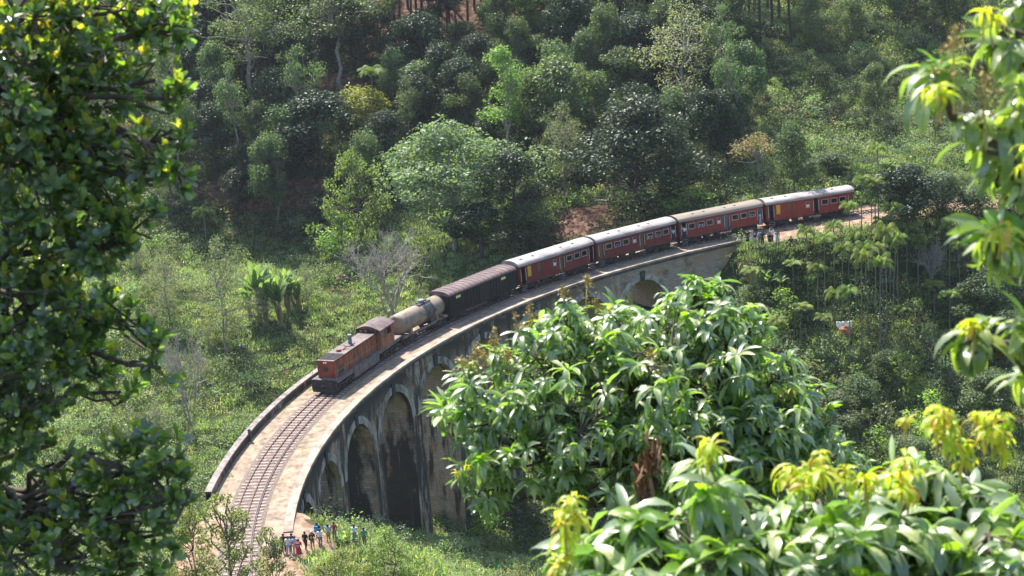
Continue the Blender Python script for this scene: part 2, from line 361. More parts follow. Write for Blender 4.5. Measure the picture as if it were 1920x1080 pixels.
# spandrel walls with arch barrels
NS = 20
arcs = [ARC0+ARCD*k for k in range(NA)]
for side in (-1, 1):
    b = MB(); top = -.56 if side < 0 else -.5
    def face(a, bq, zt0, zt1, zb0, zb1, rows=1):
        for r_ in range(rows):
            f0, f1 = r_/rows, (r_+1)/rows
            za0, za1 = zb0+(zt0-zb0)*f0, zb0+(zt0-zb0)*f1; zc0, zc1 = zb1+(zt1-zb1)*f0, zb1+(zt1-zb1)*f1
            q = [(a, za0), (bq, zc0), (bq, zc1), (a, za1)]
            vs = [bvec(s_, side*batt(z_), z_) for s_, z_ in q]
            if side > 0: vs = vs[::-1]; q = q[::-1]
            b.quad(*vs, q)
    for k, sc in enumerate(arcs):
        pts = [(sc-RA*math.cos(math.pi*j/NS), SPR+RA*math.sin(math.pi*j/NS)) for j in range(NS+1)]
        for (s_a, z_a), (s_b, z_b) in zip(pts[:-1], pts[1:]): face(s_a, s_b, top, top, z_a, z_b)
    edges = [S0]+[v for sc in arcs for v in (sc-RA, sc+RA)]+[S1]
    for i in range(0, len(edges), 2): face(edges[i], edges[i+1], top, top, SPR, SPR, 3) if 0 < i < len(edges)-2 else None
    # abutments run into the ground
    for a, c, n in ((S0, arcs[0]-RA, 1), (arcs[-1]+RA, S1, 6)):
        for j in range(n):
            face(a+(c-a)*j/n, a+(c-a)*(j+1)/n, top, top, -14, -14, 4)
    b.build('spandrel_wall', M_STONE, bridge, uv=True)
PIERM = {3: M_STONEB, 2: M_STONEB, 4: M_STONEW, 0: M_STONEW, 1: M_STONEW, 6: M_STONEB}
for k, sc in enumerate(arcs):
    b = MB(); pts = [(sc-RA*math.cos(math.pi*j/NS), SPR+RA*math.sin(math.pi*j/NS)) for j in range(NS+1)]
    for j, ((s_a, z_a), (s_b, z_b)) in enumerate(zip(pts[:-1], pts[1:])):
        b.quad(bvec(s_a, -batt(z_a), z_a), bvec(s_a, batt(z_a), z_a), bvec(s_b, batt(z_b), z_b), bvec(s_b, -batt(z_b), z_b),
               [(k*17.3-3.8+4, SPR+(NS-j)*.6), (k*17.3+3.8+4, SPR+(NS-j)*.6), (k*17.3+3.8+4, SPR+(NS-j-1)*.6), (k*17.3-3.8+4, SPR+(NS-j-1)*.6)])
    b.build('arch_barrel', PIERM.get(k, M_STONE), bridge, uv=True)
# piers
for k in range(-1, NA):
    a = (arcs[k]+RA) if k >= 0 else S0; c = (arcs[k+1]-RA) if k < NA-1 else S1
    mid = frame((a+c)/2, 0, 0); gz = min(z1(*frame((a+c)/2, o, 0).xy) for o in (-4, 0, 4)); base = gz-GR*(a+c)/2-2.0
    b = MB(); rows = max(2, int((SPR-base)/2)); kk = k*17.3
    bf = MB()
    for r_ in range(rows):
        zt = SPR+(base-SPR)*r_/rows; zb = SPR+(base-SPR)*(r_+1)/rows
        def E(z): return .024*(SPR-z)+(.10 if z < SPR-6 else 0)*0
        la0, la1, lb0, lb1 = a-E(zt)*(k >= 0), c+E(zt)*(k < NA-1), a-E(zb)*(k >= 0), c+E(zb)*(k < NA-1)
        for side in (-1, 1):
            q = [(lb0, zb), (lb1, zb), (la1, zt), (la0, zt)]; vs = [bvec(s_, side*batt(z_), z_) for s_, z_ in q]
            if side > 0: vs, q = vs[::-1], q[::-1]
            bf.quad(*vs, [(u_, v_) for u_, v_ in q])
        for s0_, s1_, fl in ((lb0, la0, 1), (lb1, la1, -1)):
            nseg = 3
            for g in range(nseg):
                o0 = -1+2*g/nseg; o1 = -1+2*(g+1)/nseg
                vs = [bvec(s0_, o0*batt(zb), zb), bvec(s0_, o1*batt(zb), zb), bvec(s1_, o1*batt(zt), zt), bvec(s1_, o0*batt(zt), zt)]
                q = [(kk+o0*3.8+fl*4, zb), (kk+o1*3.8+fl*4, zb), (kk+o1*3.8+fl*4, zt), (kk+o0*3.8+fl*4, zt)]
                if fl > 0: vs, q = vs[::-1], q[::-1]
                b.quad(*vs, q)
    ns_ = len(b.f); n0 = len(b.v); b.v += bf.v; b.f += [tuple(i_+n0 for i_ in f_) for f_ in bf.f]; b.uv += bf.uv
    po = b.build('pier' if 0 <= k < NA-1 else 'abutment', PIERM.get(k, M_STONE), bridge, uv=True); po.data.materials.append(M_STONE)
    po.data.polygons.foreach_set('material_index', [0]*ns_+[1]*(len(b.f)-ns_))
for k, sc in enumerate(arcs):
    for side in (-1, 1):
        b = MB(); NR = 27
        for j in range(NR):
            a0 = math.pi*j/NR; a1 = math.pi*(j+1)/NR
            pr = .05+.02*random.random(); ro = RA+.72+.05*random.random()
            q = [(RA-.01, a0), (ro, a0), (ro, a1), (RA-.01, a1)]
            vs = []
            for o_ in (0, pr):
                for r_, a_ in q:
                    s_, z_ = sc-r_*math.cos(a_), SPR+r_*math.sin(a_); vs.append(bvec(s_, side*(batt(z_)+o_-.01), z_))
            b.add(vs, [(4, 5, 6, 7), (0, 1, 5, 4), (1, 2, 6, 5), (2, 3, 7, 6), (3, 0, 4, 7)])
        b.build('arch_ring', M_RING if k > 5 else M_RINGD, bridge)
        b = MB(); vs = []
        for o_ in (-.02, .16):
            for s_, z_ in ((sc-.32, CRN-.1), (sc+.32, CRN-.1), (sc+.4, CRN+1.15), (sc-.4, CRN+1.15)): vs.append(bvec(s_, side*(batt(z_)+o_), z_))
        b.add(vs, [(4, 5, 6, 7), (0, 1, 5, 4), (1, 2, 6, 5), (2, 3, 7, 6), (3, 0, 4, 7)])
        b.build('keystone', M_STAIN, bridge)

# ------------------------------------------------------------------ railway track
T0, T1 = -34, 150
track = empty('railway_track', frame(0)); tag(track, 'single curved railway line of rusty rails on pale sleepers running over the viaduct', 'railway track')
TL = track.location.copy()
def tstrip(name, offs, zs, m, s0=T0, s1=T1, step=1.3):
    b = MB(); n = int((s1-s0)/step)+1; ss = np.linspace(s0, s1, n)
    for i in range(n-1):
        for k in range(len(offs)-1):
            a, c = float(ss[i]), float(ss[i+1])
            b.quad(frame(a, offs[k], zs[k])-TL, frame(c, offs[k], zs[k])-TL, frame(c, offs[k+1], zs[k+1])-TL, frame(a, offs[k+1], zs[k+1])-TL)
    return b.build(name, m, track)
tstrip('ballast', [-1.65, -1.4, 1.4, 1.65], [-.03, .03, .03, -.03], M_BALL)
M_RAIL = mat('rusty_rail', (.045, .025, .022), (.12, .065, .05), .55, 6, metal=.3)
M_RTOP = mat('polished_rail_head', (.16, .13, .13), (.3, .27, .26), .3, 6, metal=.8)
for o_ in (-.87, -.05, .87):
    tstrip('rail', [o_-.07, o_-.025, o_-.04, o_-.04, o_+.04, o_+.04, o_+.025, o_+.07], [.06, .08, .09, .155, .155, .09, .08, .06], M_RAIL)
    if o_ < -.5: tstrip('check_rail', [o_+.10, o_+.10, o_+.16, o_+.16], [.07, .145, .145, .07], M_RTOP)
M_SLP = mat('weathered_sleeper', (.16, .105, .09), (.46, .35, .30), .9, 2.2)
def sleeper_verts(s_):
    m_ = fmat(s_, 0, 0); dx = random.uniform(.105, .13); w2 = 1.32+random.uniform(-.07, .07); oy = random.uniform(-.05, .05); a = random.uniform(-.012, .012)
    vs = [(-dx, -w2, -.06), (dx, -w2, -.06), (dx, w2, -.06), (-dx, w2, -.06), (-dx*.9, -w2, .075), (dx*.9, -w2, .075), (dx*.9, w2, .075), (-dx*.9, w2, .075)]
    return [m_@Vector((x+a*y, y+oy, z)) for x, y, z in vs]
BOXF = [(3, 2, 1, 0), (4, 5, 6, 7), (0, 1, 5, 4), (1, 2, 6, 5), (2, 3, 7, 6), (3, 0, 4, 7)]
sl = np.arange(-12.0, T1, .68); rest = MB()
for i, s_ in enumerate(sl):
    vs = sleeper_verts(float(s_))
    if i < 100: q = MB(); q.add([v-TL for v in vs], BOXF); q.build('sleeper', M_SLP, track)
    else: rest.add([v-TL for v in vs], BOXF)
for s_ in np.arange(T0, -12.1, .68): rest.add([v-TL for v in sleeper_verts(float(s_))], BOXF)
tag(rest.build('sleepers', M_SLP, track), kind='stuff')

# ------------------------------------------------------------------ train
RT = .155
M_RED = mat('coach_red_paint', (.07, .010, .011), (.19, .020, .021), .5, 1.6, stretch=(1.6, 1, .35), contrast=(.3, .6))
M_RED2 = mat('faded_coach_red_paint', (.13, .015, .014), (.26, .033, .026), .5, 1.6, stretch=(1.6, 1, .35), contrast=(.3, .6))
M_REDD = mat('dark_red_end_paint', (.10, .015, .014), (.16, .03, .025), .6, 2)
M_ROOFP = mat('pale_coach_roof', (.19, .165, .15), (.40, .35, .325), .6, .9, stretch=(.5, 2, 1))
M_ROOFT = mat('tan_coach_roof', (.15, .12, .09), (.27, .22, .17), .65, .8, stretch=(.25, 2, 1))
M_GREYF = mat('grey_window_frame', (.30, .27, .28), (.48, .44, .44), .5, 5)
M_GLASS = mat('dark_window_opening', (.008, .009, .012), None, .15, spec=.5)
M_WHITE = mat('white_paint', (.55, .54, .52), (.75, .73, .7), .5, 5)
M_BLACK = mat('underframe_black', (.014, .014, .017), (.05, .045, .045), .7, 3)
M_WHEEL = mat('wheel_steel', (.05, .045, .045), (.13, .11, .10), .5, 4, metal=.4)
M_STEP = mat('step_grey', (.13, .13, .13), (.25, .25, .24), .6, 5)
M_YEL = mat('yellow_panel', (.55, .30, .03), (.62, .36, .05), .5, 5)
M_OLIVE = mat('olive_door', (.10, .06, .03), (.16, .09, .045), .5, 3)
M_BLUEG = mat('blue_grey_door', (.06, .085, .11), (.10, .13, .16), .5, 3)
M_INT = mat('painted_dark_interior', (.012, .010, .010), None, .9)
def holes_wall(b, L0, L1, z0, z1, y, holes, depth=.09):
    """wall at y with rectangular openings and their reveals"""
    xs = sorted({L0, L1}|{h[0] for h in holes}|{h[1] for h in holes}); zs = sorted({z0, z1}|{h[2] for h in holes}|{h[3] for h in holes})
    sg = 1 if y > 0 else -1; yi = y-sg*depth
    for i in range(len(xs)-1):
        for j in range(len(zs)-1):
            cx, cz = (xs[i]+xs[i+1])/2, (zs[j]+zs[j+1])/2
            if any(h[0] < cx < h[1] and h[2] < cz < h[3] for h in holes): continue
            v = [(xs[i], y, zs[j]), (xs[i+1], y, zs[j]), (xs[i+1], y, zs[j+1]), (xs[i], y, zs[j+1])]
            b.quad(*(v if sg < 0 else v[::-1]))
    for h in holes:
        for p, q in (((h[0], h[2]), (h[1], h[2])), ((h[1], h[2]), (h[1], h[3])), ((h[1], h[3]), (h[0], h[3])), ((h[0], h[3]), (h[0], h[2]))):
            b.quad((p[0], y, p[1]), (p[0], yi, p[1]), (q[0], yi, q[1]), (q[0], y, q[1]))
def bogie(parent, x, wr=.45, half=1.05, y=.80):
    b = MB()
    for sy in (-1, 1):
        b.box(x-half-.35, x+half+.35, sy*1.0-.07, sy*1.0+.07, .42, .66)
        b.box(x-.35, x+.35, sy*1.02-.1, sy*1.02+.1, .25, .78)
        for ax in (-half, half): b.box(x+ax-.16, x+ax+.16, sy*1.05-.12, sy*1.05+.12, .3, .62)
    b.box(x-.3, x+.3, -1, 1, .45, .85)
    bo = b.build('bogie', M_BLACK, parent)
    for ax in (-half, half):
        q = MB()
        for sy in (-1, 1): q.tube([(x+ax, sy*.92, wr), (x+ax, sy*.80, wr)], wr, 18).tube([(x+ax, sy*.80, wr), (x+ax, sy*.77, wr)], wr+.03, 18)
        q.tube([(x+ax, -.8, wr), (x+ax, .8, wr)], .08, 8); q.build('wheelset', M_WHEEL, bo, smooth=False)
def couplings(parent, x0, x1, L=.34):
    for x, d in ((x0, -1), (x1, 1)):
        b = MB()
        for sy in (-1, 1): b.tube([(x, sy*.85, 1.0), (x+d*L, sy*.85, 1.0)], .09, 10).tube([(x+d*L, sy*.85, 1.0), (x+d*(L+.04), sy*.85, 1.0)], .2, 14)
        b.tube([(x, 0, .95), (x+d*(L+.1), 0, .9)], .06, 8); b.build('buffers', M_BLACK, parent)
LEN = 12.95
def coach(s0, kind, red, roof, label, doors):
    """kind 'A' luggage/passenger mix, 'B' all passenger; fractions along the visible side"""
    L = LEN; t = empty('railway_coach', mat=fmat(s0+L/2+.25, 0, RT)); tag(t, label, 'train coach')
    HW = 1.45; z0, z1_ = 1.0, 3.3; X = lambda f: -L/2+f*L
    win = [.663, .767, .867] + ([.147, .256, .36] if kind == 'B' else [])
    holes = []; WZ0, WZ1 = 2.12, 2.72
    for f in win: holes.append((X(f)-.43, X(f)+.43, WZ0, WZ1))
    sm_ = (X(.468)-.24, X(.468)+.24, 2.05, 2.72); holes.append(sm_)
    dr = [(X(.028), X(.078)), (X(.535), X(.585)), (X(.935), X(.983))]
    for d in dr: holes.append((d[0], d[1], z0+.02, 3.1))
    b = MB()
    for y in (-HW, HW): holes_wall(b, -L/2, L/2, z0, z1_, y, holes)
    b.quad((-L/2, -HW, z0), (L/2, -HW, z0), (L/2, HW, z0), (-L/2, HW, z0))
    body = b.build('body', red, t)
    # ends with arched tops
    arc = [(HW*math.cos(a), 3.3+.5*math.sin(a)) for a in np.linspace(0, math.pi, 15)]
    b = MB(); b.prism([(-HW, z0), (HW, z0)]+arc, -L/2+.0, -L/2+.05); b.build('end_wall', M_REDD, t); b = MB(); b.prism([(-HW, z0), (HW, z0)]+arc, L/2-.05, L/2); b.build('end_wall', M_REDD, t)
    b = MB(); b.box(-L/2-.25, -L/2, -.5, .5, 1.05, 3.1).box(L/2, L/2+.25, -.5, .5, 1.05, 3.1); b.build('gangway', M_BLACK, t)
    b = MB(); b.box(-L/2+.1, L/2-.1, -1.0, 1.0, 1.03, 3.2)
    b.build('interior_shade_block', M_INT, t)  # solid near-black block paints the shade seen through the coach openings
    # roof
    b = MB(); ro = HW+.07; n = 16; sec = [(ro*math.cos(a), 3.27+.60*math.sin(a)**.9) for a in np.linspace(0, math.pi, n)]
    xs = np.linspace(-L/2-.06, L/2+.06, 24)
    for i in range(len(xs)-1):
        for j in range(n-1):
            b.quad((xs[i], *sec[j]), (xs[i], *sec[j+1]), (xs[i+1], *sec[j+1]), (xs[i+1], *sec[j]))
    b.add([(xs[0], *p) for p in sec], [tuple(range(n))]); b.add([(xs[-1], *p) for p in sec], [tuple(range(n-1, -1, -1))])
    rf = b.build('roof', roof, t, smooth=True)
    for p in (rf,):
        ms = p.data; ms.polygons[len(ms.polygons)-1].use_smooth = False; ms.polygons[len(ms.polygons)-2].use_smooth = False
    g = MB()
    for sy in (-1, 1): g.box(-L/2-.05, L/2+.05, sy*(HW+.075)-.03, sy*(HW+.075)+.03, 3.22, 3.30)
    g.build('gutter', M_GREYF, t)
    for f in ((.1, .25, .62, .78) if kind == 'A' else (.2, .33, .58, .7)):
        for sy in (-.55,):
            v = MB(); v.tube([(X(f), sy, 3.72), (X(f), sy, 3.86)], .1, 10).tube([(X(f), sy, 3.86), (X(f), sy, 3.93)], [.22, .12], 10); v.build('roof_vent', M_STEP, t)
    for side in (-1, 1):
        for f in win:
            w_ = MB(); x0, x1 = X(f)-.43, X(f)+.43; y = side*(HW+.018); t_ = .075
            for a in ((x0-t_, x1+t_, WZ1, WZ1+t_), (x0-t_, x1+t_, WZ0-t_, WZ0), (x0-t_, x0, WZ0, WZ1), (x1, x1+t_, WZ0, WZ1)):
                w_.box(a[0], a[1], y-.017, y+.017, a[2], a[3])
            wo = w_.build('window', M_GREYF, t)
            g = MB(); g.box(x0, x1, side*(HW-.06)-.012, side*(HW-.06)+.012, WZ0, WZ1); g.build('pane', M_GLASS, wo)
        w_ = MB(); y = side*(HW+.015)
        for a in ((sm_[0]-.05, sm_[1]+.05, sm_[3], sm_[3]+.05), (sm_[0]-.05, sm_[1]+.05, sm_[2]-.05, sm_[2]), (sm_[0]-.05, sm_[0], sm_[2], sm_[3]), (sm_[1], sm_[1]+.05, sm_[2], sm_[3])):
            w_.box(a[0], a[1], y-.014, y+.014, a[2], a[3])
        wo = w_.build('lavatory_window', M_GREYF, t)
        g = MB(); g.box(sm_[0], sm_[1], side*(HW-.05)-.012, side*(HW-.05)+.012, sm_[2], sm_[2]+.40); g.build('frosted_pane', M_WHITE, wo)
        g = MB(); g.box(sm_[0], sm_[1], side*(HW-.05)-.01, side*(HW-.05)+.01, sm_[2]+.40, sm_[3]); g.build('painted_gap_shade', M_GLASS, wo)  # near-black panel paints the shade behind the window's open upper part
        for i, d in enumerate(dr):
            dk = doors[i]; g = MB()
            if dk != 'open': g.box(d[0], d[1], side*(HW-.12)-.02, side*(HW-.12)+.02, z0+.03, 3.09)
            else: g.box(d[0], d[0]+.12, side*(HW-.35)-.25, side*(HW-.35)+.25, z0+.03, 3.09)
            do = g.build('door', {'olive': M_OLIVE, 'blue': M_BLUEG, 'open': M_BLUEG}[dk], t)
            for x in (d[0]-.07, d[1]+.07):
                h = MB(); yy = side*(HW+.06); h.tube([(x, yy, 1.45), (x, yy, 2.85)], .024, 6)
                for z_ in (1.47, 2.83): h.tube([(x, yy, z_), (x, side*HW, z_)], .02, 6)
                h.build('grab_rail', M_WHITE, do)
            h = MB()
            for z_ in (.25, .52, .79): h.box(d[0]-.05, d[1]+.05, side*(HW+.06)-.14, side*(HW+.06)+.10, z_-.02, z_+.02)
            for x in (d[0]-.05, d[1]+.02): h.box(x, x+.03, side*(HW-.02)-.02, side*(HW-.02)+.02, .22, 1.0)
            h.build('steps', M_STEP, t)
        if kind == 'A':
            y = side*(HW+.02); g = MB(); x0, x1 = X(.112), X(.155)
            if 'yellow' in label: g.box(x0, x1, y-.015, y+.015, 1.75, 3.0); g.build('yellow_panel', M_YEL, t)
            else:
                for a in ((x0, x1, 1.75, 1.85), (x0, x1, 2.9, 3.0), (x0, x0+.1, 1.85, 2.9), (x1-.1, x1, 1.85, 2.9)): g.box(a[0], a[1], y-.015, y+.015, a[2], a[3])
                g.build('yellow_frame', mat('faded_yellow', (.42, .30, .10), (.5, .38, .16)), t)
            g = MB(); g.box(X(.235), X(.275), y-.012, y+.012, 2.0, 2.95); g.build('shutter', M_OLIVE, t)
            g = MB(); g.box(X(.09), X(.30), y-.006, y+.010, 1.1, 1.12).box(X(.295), X(.3), y-.014, y+.014, 1.05, 3.2).box(X(.088), X(.092), y-.014, y+.014, 1.05, 3.2)
            g.box(X(.09), X(.30), y-.010, y+.014, 3.14, 3.2); g.build('sliding_door', M_REDD, t)
        g = MB(); g.box(-L/2, L/2, side*(HW-.02)-.05, side*(HW-.02)+.05, .86, .99); g.build('sole_bar', M_BLACK, t)
    for x0_, x1_, in ((X(.30), X(.36)), (X(.64), X(.70)), (X(.43), X(.48))):
        g = MB(); g.box(x0_, x1_, -1.25, -.7, .45, .86).box(x0_, x1_, .7, 1.25, .45, .86); g.build('battery_box', M_BLACK, t)
    for x in (-L/2+2.1, L/2-2.1): bogie(t, x, half=1.0)
    couplings(t, -L/2, L/2, .2)
    return t
coaches = []
for i, (k, red, roof, lab, doors) in enumerate([
 ('A', M_RED, M_ROOFP, 'dark red luggage coach with a yellow framed narrow window, coupled to the black van', ('open', 'olive', 'open')),
 ('B', M_RED, M_ROOFP, 'red passenger coach with pale roof, between the luggage coach and the tan roofed coach', ('olive', 'olive', 'open')),
 ('B', M_RED2, M_ROOFT, 'red passenger coach with a tan roof and dark blue grey doors beside the crowd', ('open', 'blue', 'blue')),
 ('A', M_RED2, M_ROOFP, 'last red coach of the train with a solid yellow panel and open dark doors', ('open', 'open', 'olive'))]):
    coaches.append(coach(63.5+13.65*i, k, red, roof, lab, doors))

# covered van
def van():
    s0, s1 = 50.6, 63.0; L = s1-s0; t = empty('covered_van', mat=fmat((s0+s1)/2, 0, RT)); tag(t, 'black ribbed covered goods van with a brown ribbed roof, behind the tank wagon', 'goods wagon')
    mb_ = mat('van_black_paint', (.007, .006, .008), (.02, .016, .018), .6, 2); HW = 1.42
    b = MB(); b.box(-L/2, L/2, -HW, HW, .9, 3.12)
    arc = [(HW*math.cos(a), 3.1+.42*math.sin(a)) for a in np.linspace(0, math.pi, 13)]
    b.prism(arc, -L/2, -L/2+.04); b.prism(arc, L/2-.04, L/2)
    b.build('body', mb_, t)
    b = MB()
    for x in np.linspace(-L/2+.05, L/2-.05, 24):
        for sy in (-1, 1): b.box(x-.04, x+.04, sy*(HW+.03)-.03, sy*(HW+.03)+.03, .92, 3.1)
    for y in np.linspace(-HW+.1, HW-.1, 6): b.box(-L/2-.07, -L/2, y-.04, y+.04, .92, 3.2)
    b.build('rib', mb_, t)
    n = 15; b = MB(); ro = HW+.1; xs = np.linspace(-L/2-.08, L/2+.08, 150); mr = mat('brown_ribbed_roof', (.08, .05, .05), (.17, .11, .10), .6, 1.2, stretch=(.4, 1, 1))
    def sec(x, a):
        k = .09 if (abs(((x+L/2)/.78) % 1-.5) < .10) else 0
        return ((ro+k*.4)*math.cos(a), 3.08+(.50+k)*math.sin(a)**.85)
    A = np.linspace(0, math.pi, n)
    for i in range(len(xs)-1):
        for j in range(n-1): b.quad((xs[i], *sec(xs[i], A[j])), (xs[i], *sec(xs[i], A[j+1])), (xs[i+1], *sec(xs[i+1], A[j+1])), (xs[i+1], *sec(xs[i+1], A[j])))
    b.add([(xs[0], *sec(0, a)) for a in A], [tuple(range(n))]); b.add([(xs[-1], *sec(0, a)) for a in A], [tuple(range(n-1, -1, -1))])
    b.build('roof', mr, t)
    my = mat('yellow_plate', (.62, .62, .20), (.7, .7, .3), .5, 8)
    for x in (-L/2+1.55, L/2-2.5):
        b = MB(); b.box(x-.42, x+.42, -HW-.075, -HW-.06, 2.55, 2.85); b.build('plate', my, t)
    b = MB(); b.box(-.9, .9, -HW-.09, -HW-.065, .98, 3.0).box(-1.05, 1.05, -HW-.12, -HW-.09, 3.0, 3.06); b.build('sliding_door', mb_, t)
    b = MB(); b.box(-L/2+.1, L/2-.1, -1.1, -.95, .72, .9).box(-L/2+.1, L/2-.1, .95, 1.1, .72, .9).box(-1, 1, -.5, .5, .4, .8); b.build('underframe', M_BLACK, t)
    for x in (-L/2+1.9, L/2-1.9): bogie(t, x, half=.95)
    couplings(t, -L/2, L/2)
van()
# tank wagon
def tank():
    s0, s1 = 41.3, 50.0; L = s1-s0; t = empty('tank_wagon', mat=fmat((s0+s1)/2, 0, RT)); tag(t, 'beige cylindrical tank wagon with a black oil stained band, behind the locomotive', 'tank wagon')
    mt = mat('beige_tank_paint', (.08, .052, .035), (.27, .205, .145), .55, 1.1, contrast=(.3, .52)); r = 1.12; zc = 2.22; n = 28
    b = MB(); b.tube([(-L/2+.10, 0, zc), (-L/2+.2, 0, zc), (-L/2+.35, 0, zc), (L/2-.35, 0, zc), (L/2-.2, 0, zc), (L/2-.10, 0, zc)], [r*.72, r*.93, r, r, r*.93, r*.72], n); b.build('tank', mt, t, smooth=True)
    b = MB(); b.tube([(-L/2+.36, 0, zc), (-L/2+.44, 0, zc)], r+.03, n).tube([(L/2-.44, 0, zc), (L/2-.36, 0, zc)], r+.03, n); b.build('end_hoop', M_STEP, t)
    b = MB(); b.tube([(.35, 0, zc), (2.1, 0, zc)], r+.018, n, cap=False); b.build('oil_stained_band', mat('oil_stain', (.025, .024, .028), (.11, .095, .085), .4, 2.5), t, smooth=True)
    b = MB(); b.box(-.1, 2.3, -.45, .45, zc+r-.06, zc+r+.03); pl = b.build('platform', M_BLACK, t)
    b = MB(); b.tube([(1.1, 0, zc+r), (1.1, 0, zc+r+.3)], .34, 16).tube([(1.1, 0, zc+r+.3), (1.1, 0, zc+r+.36)], [.38, .3], 16).tube([(.35, .1, zc+r), (.35, .1, zc+r+.22)], .1, 8).tube([(1.8, -.1, zc+r), (1.8, -.1, zc+r+.22)], .12, 8); b.build('hatch', M_STEP, t)
    b = MB()
    for x in (-.1, 2.3):
        for sy in (-.45, .45): b.tube([(x, sy, zc+r), (x, sy, zc+r+.35)], .02, 5)
    for sy in (-.45, .45): b.tube([(-.1, sy, zc+r+.35), (2.3, sy, zc+r+.35)], .02, 5)
    b.build('handrail', M_STEP, t)
    b = MB()
    for x in (.95, 1.35): b.tube([(x, -.45, zc+r), (x, -r-.12, zc+.3), (x, -r-.15, .9)], .025, 6)
    for z_ in np.arange(1.0, zc+.5, .28): b.tube([(.95, -r-.14, z_), (1.35, -r-.14, z_)], .018, 5)
    b.build('ladder', M_STEP, t)
    b = MB(); b.box(-L/2, L/2, -1.0, -.8, .78, 1.0).box(-L/2, L/2, .8, 1.0, .78, 1.0).box(-L/2, -L/2+.9, -1.25, 1.25, .98, 1.08).box(L/2-.9, L/2, -1.25, 1.25, .98, 1.08)
    b.build('underframe', mat('dusty_underframe', (.08, .06, .05), (.24, .19, .16), .8, 2), t)
    for x in (-2.6, 2.6):
        b = MB(); b.prism([(-1.0, .98), (1.0, .98), (1.02, 1.7), (.6, 1.25), (-.6, 1.25), (-1.02, 1.7)], x-.2, x+.2); b.build('saddle', mt, t)
    b = MB(); b.tube([(-.8, -.6, .6), (.5, -.6, .6)], .2, 10); b.build('brake_cylinder', M_BLACK, t)
    for x in (-L/2+1.5, L/2-1.5): bogie(t, x, half=.85, wr=.42)
    couplings(t, -L/2, L/2)
tank()
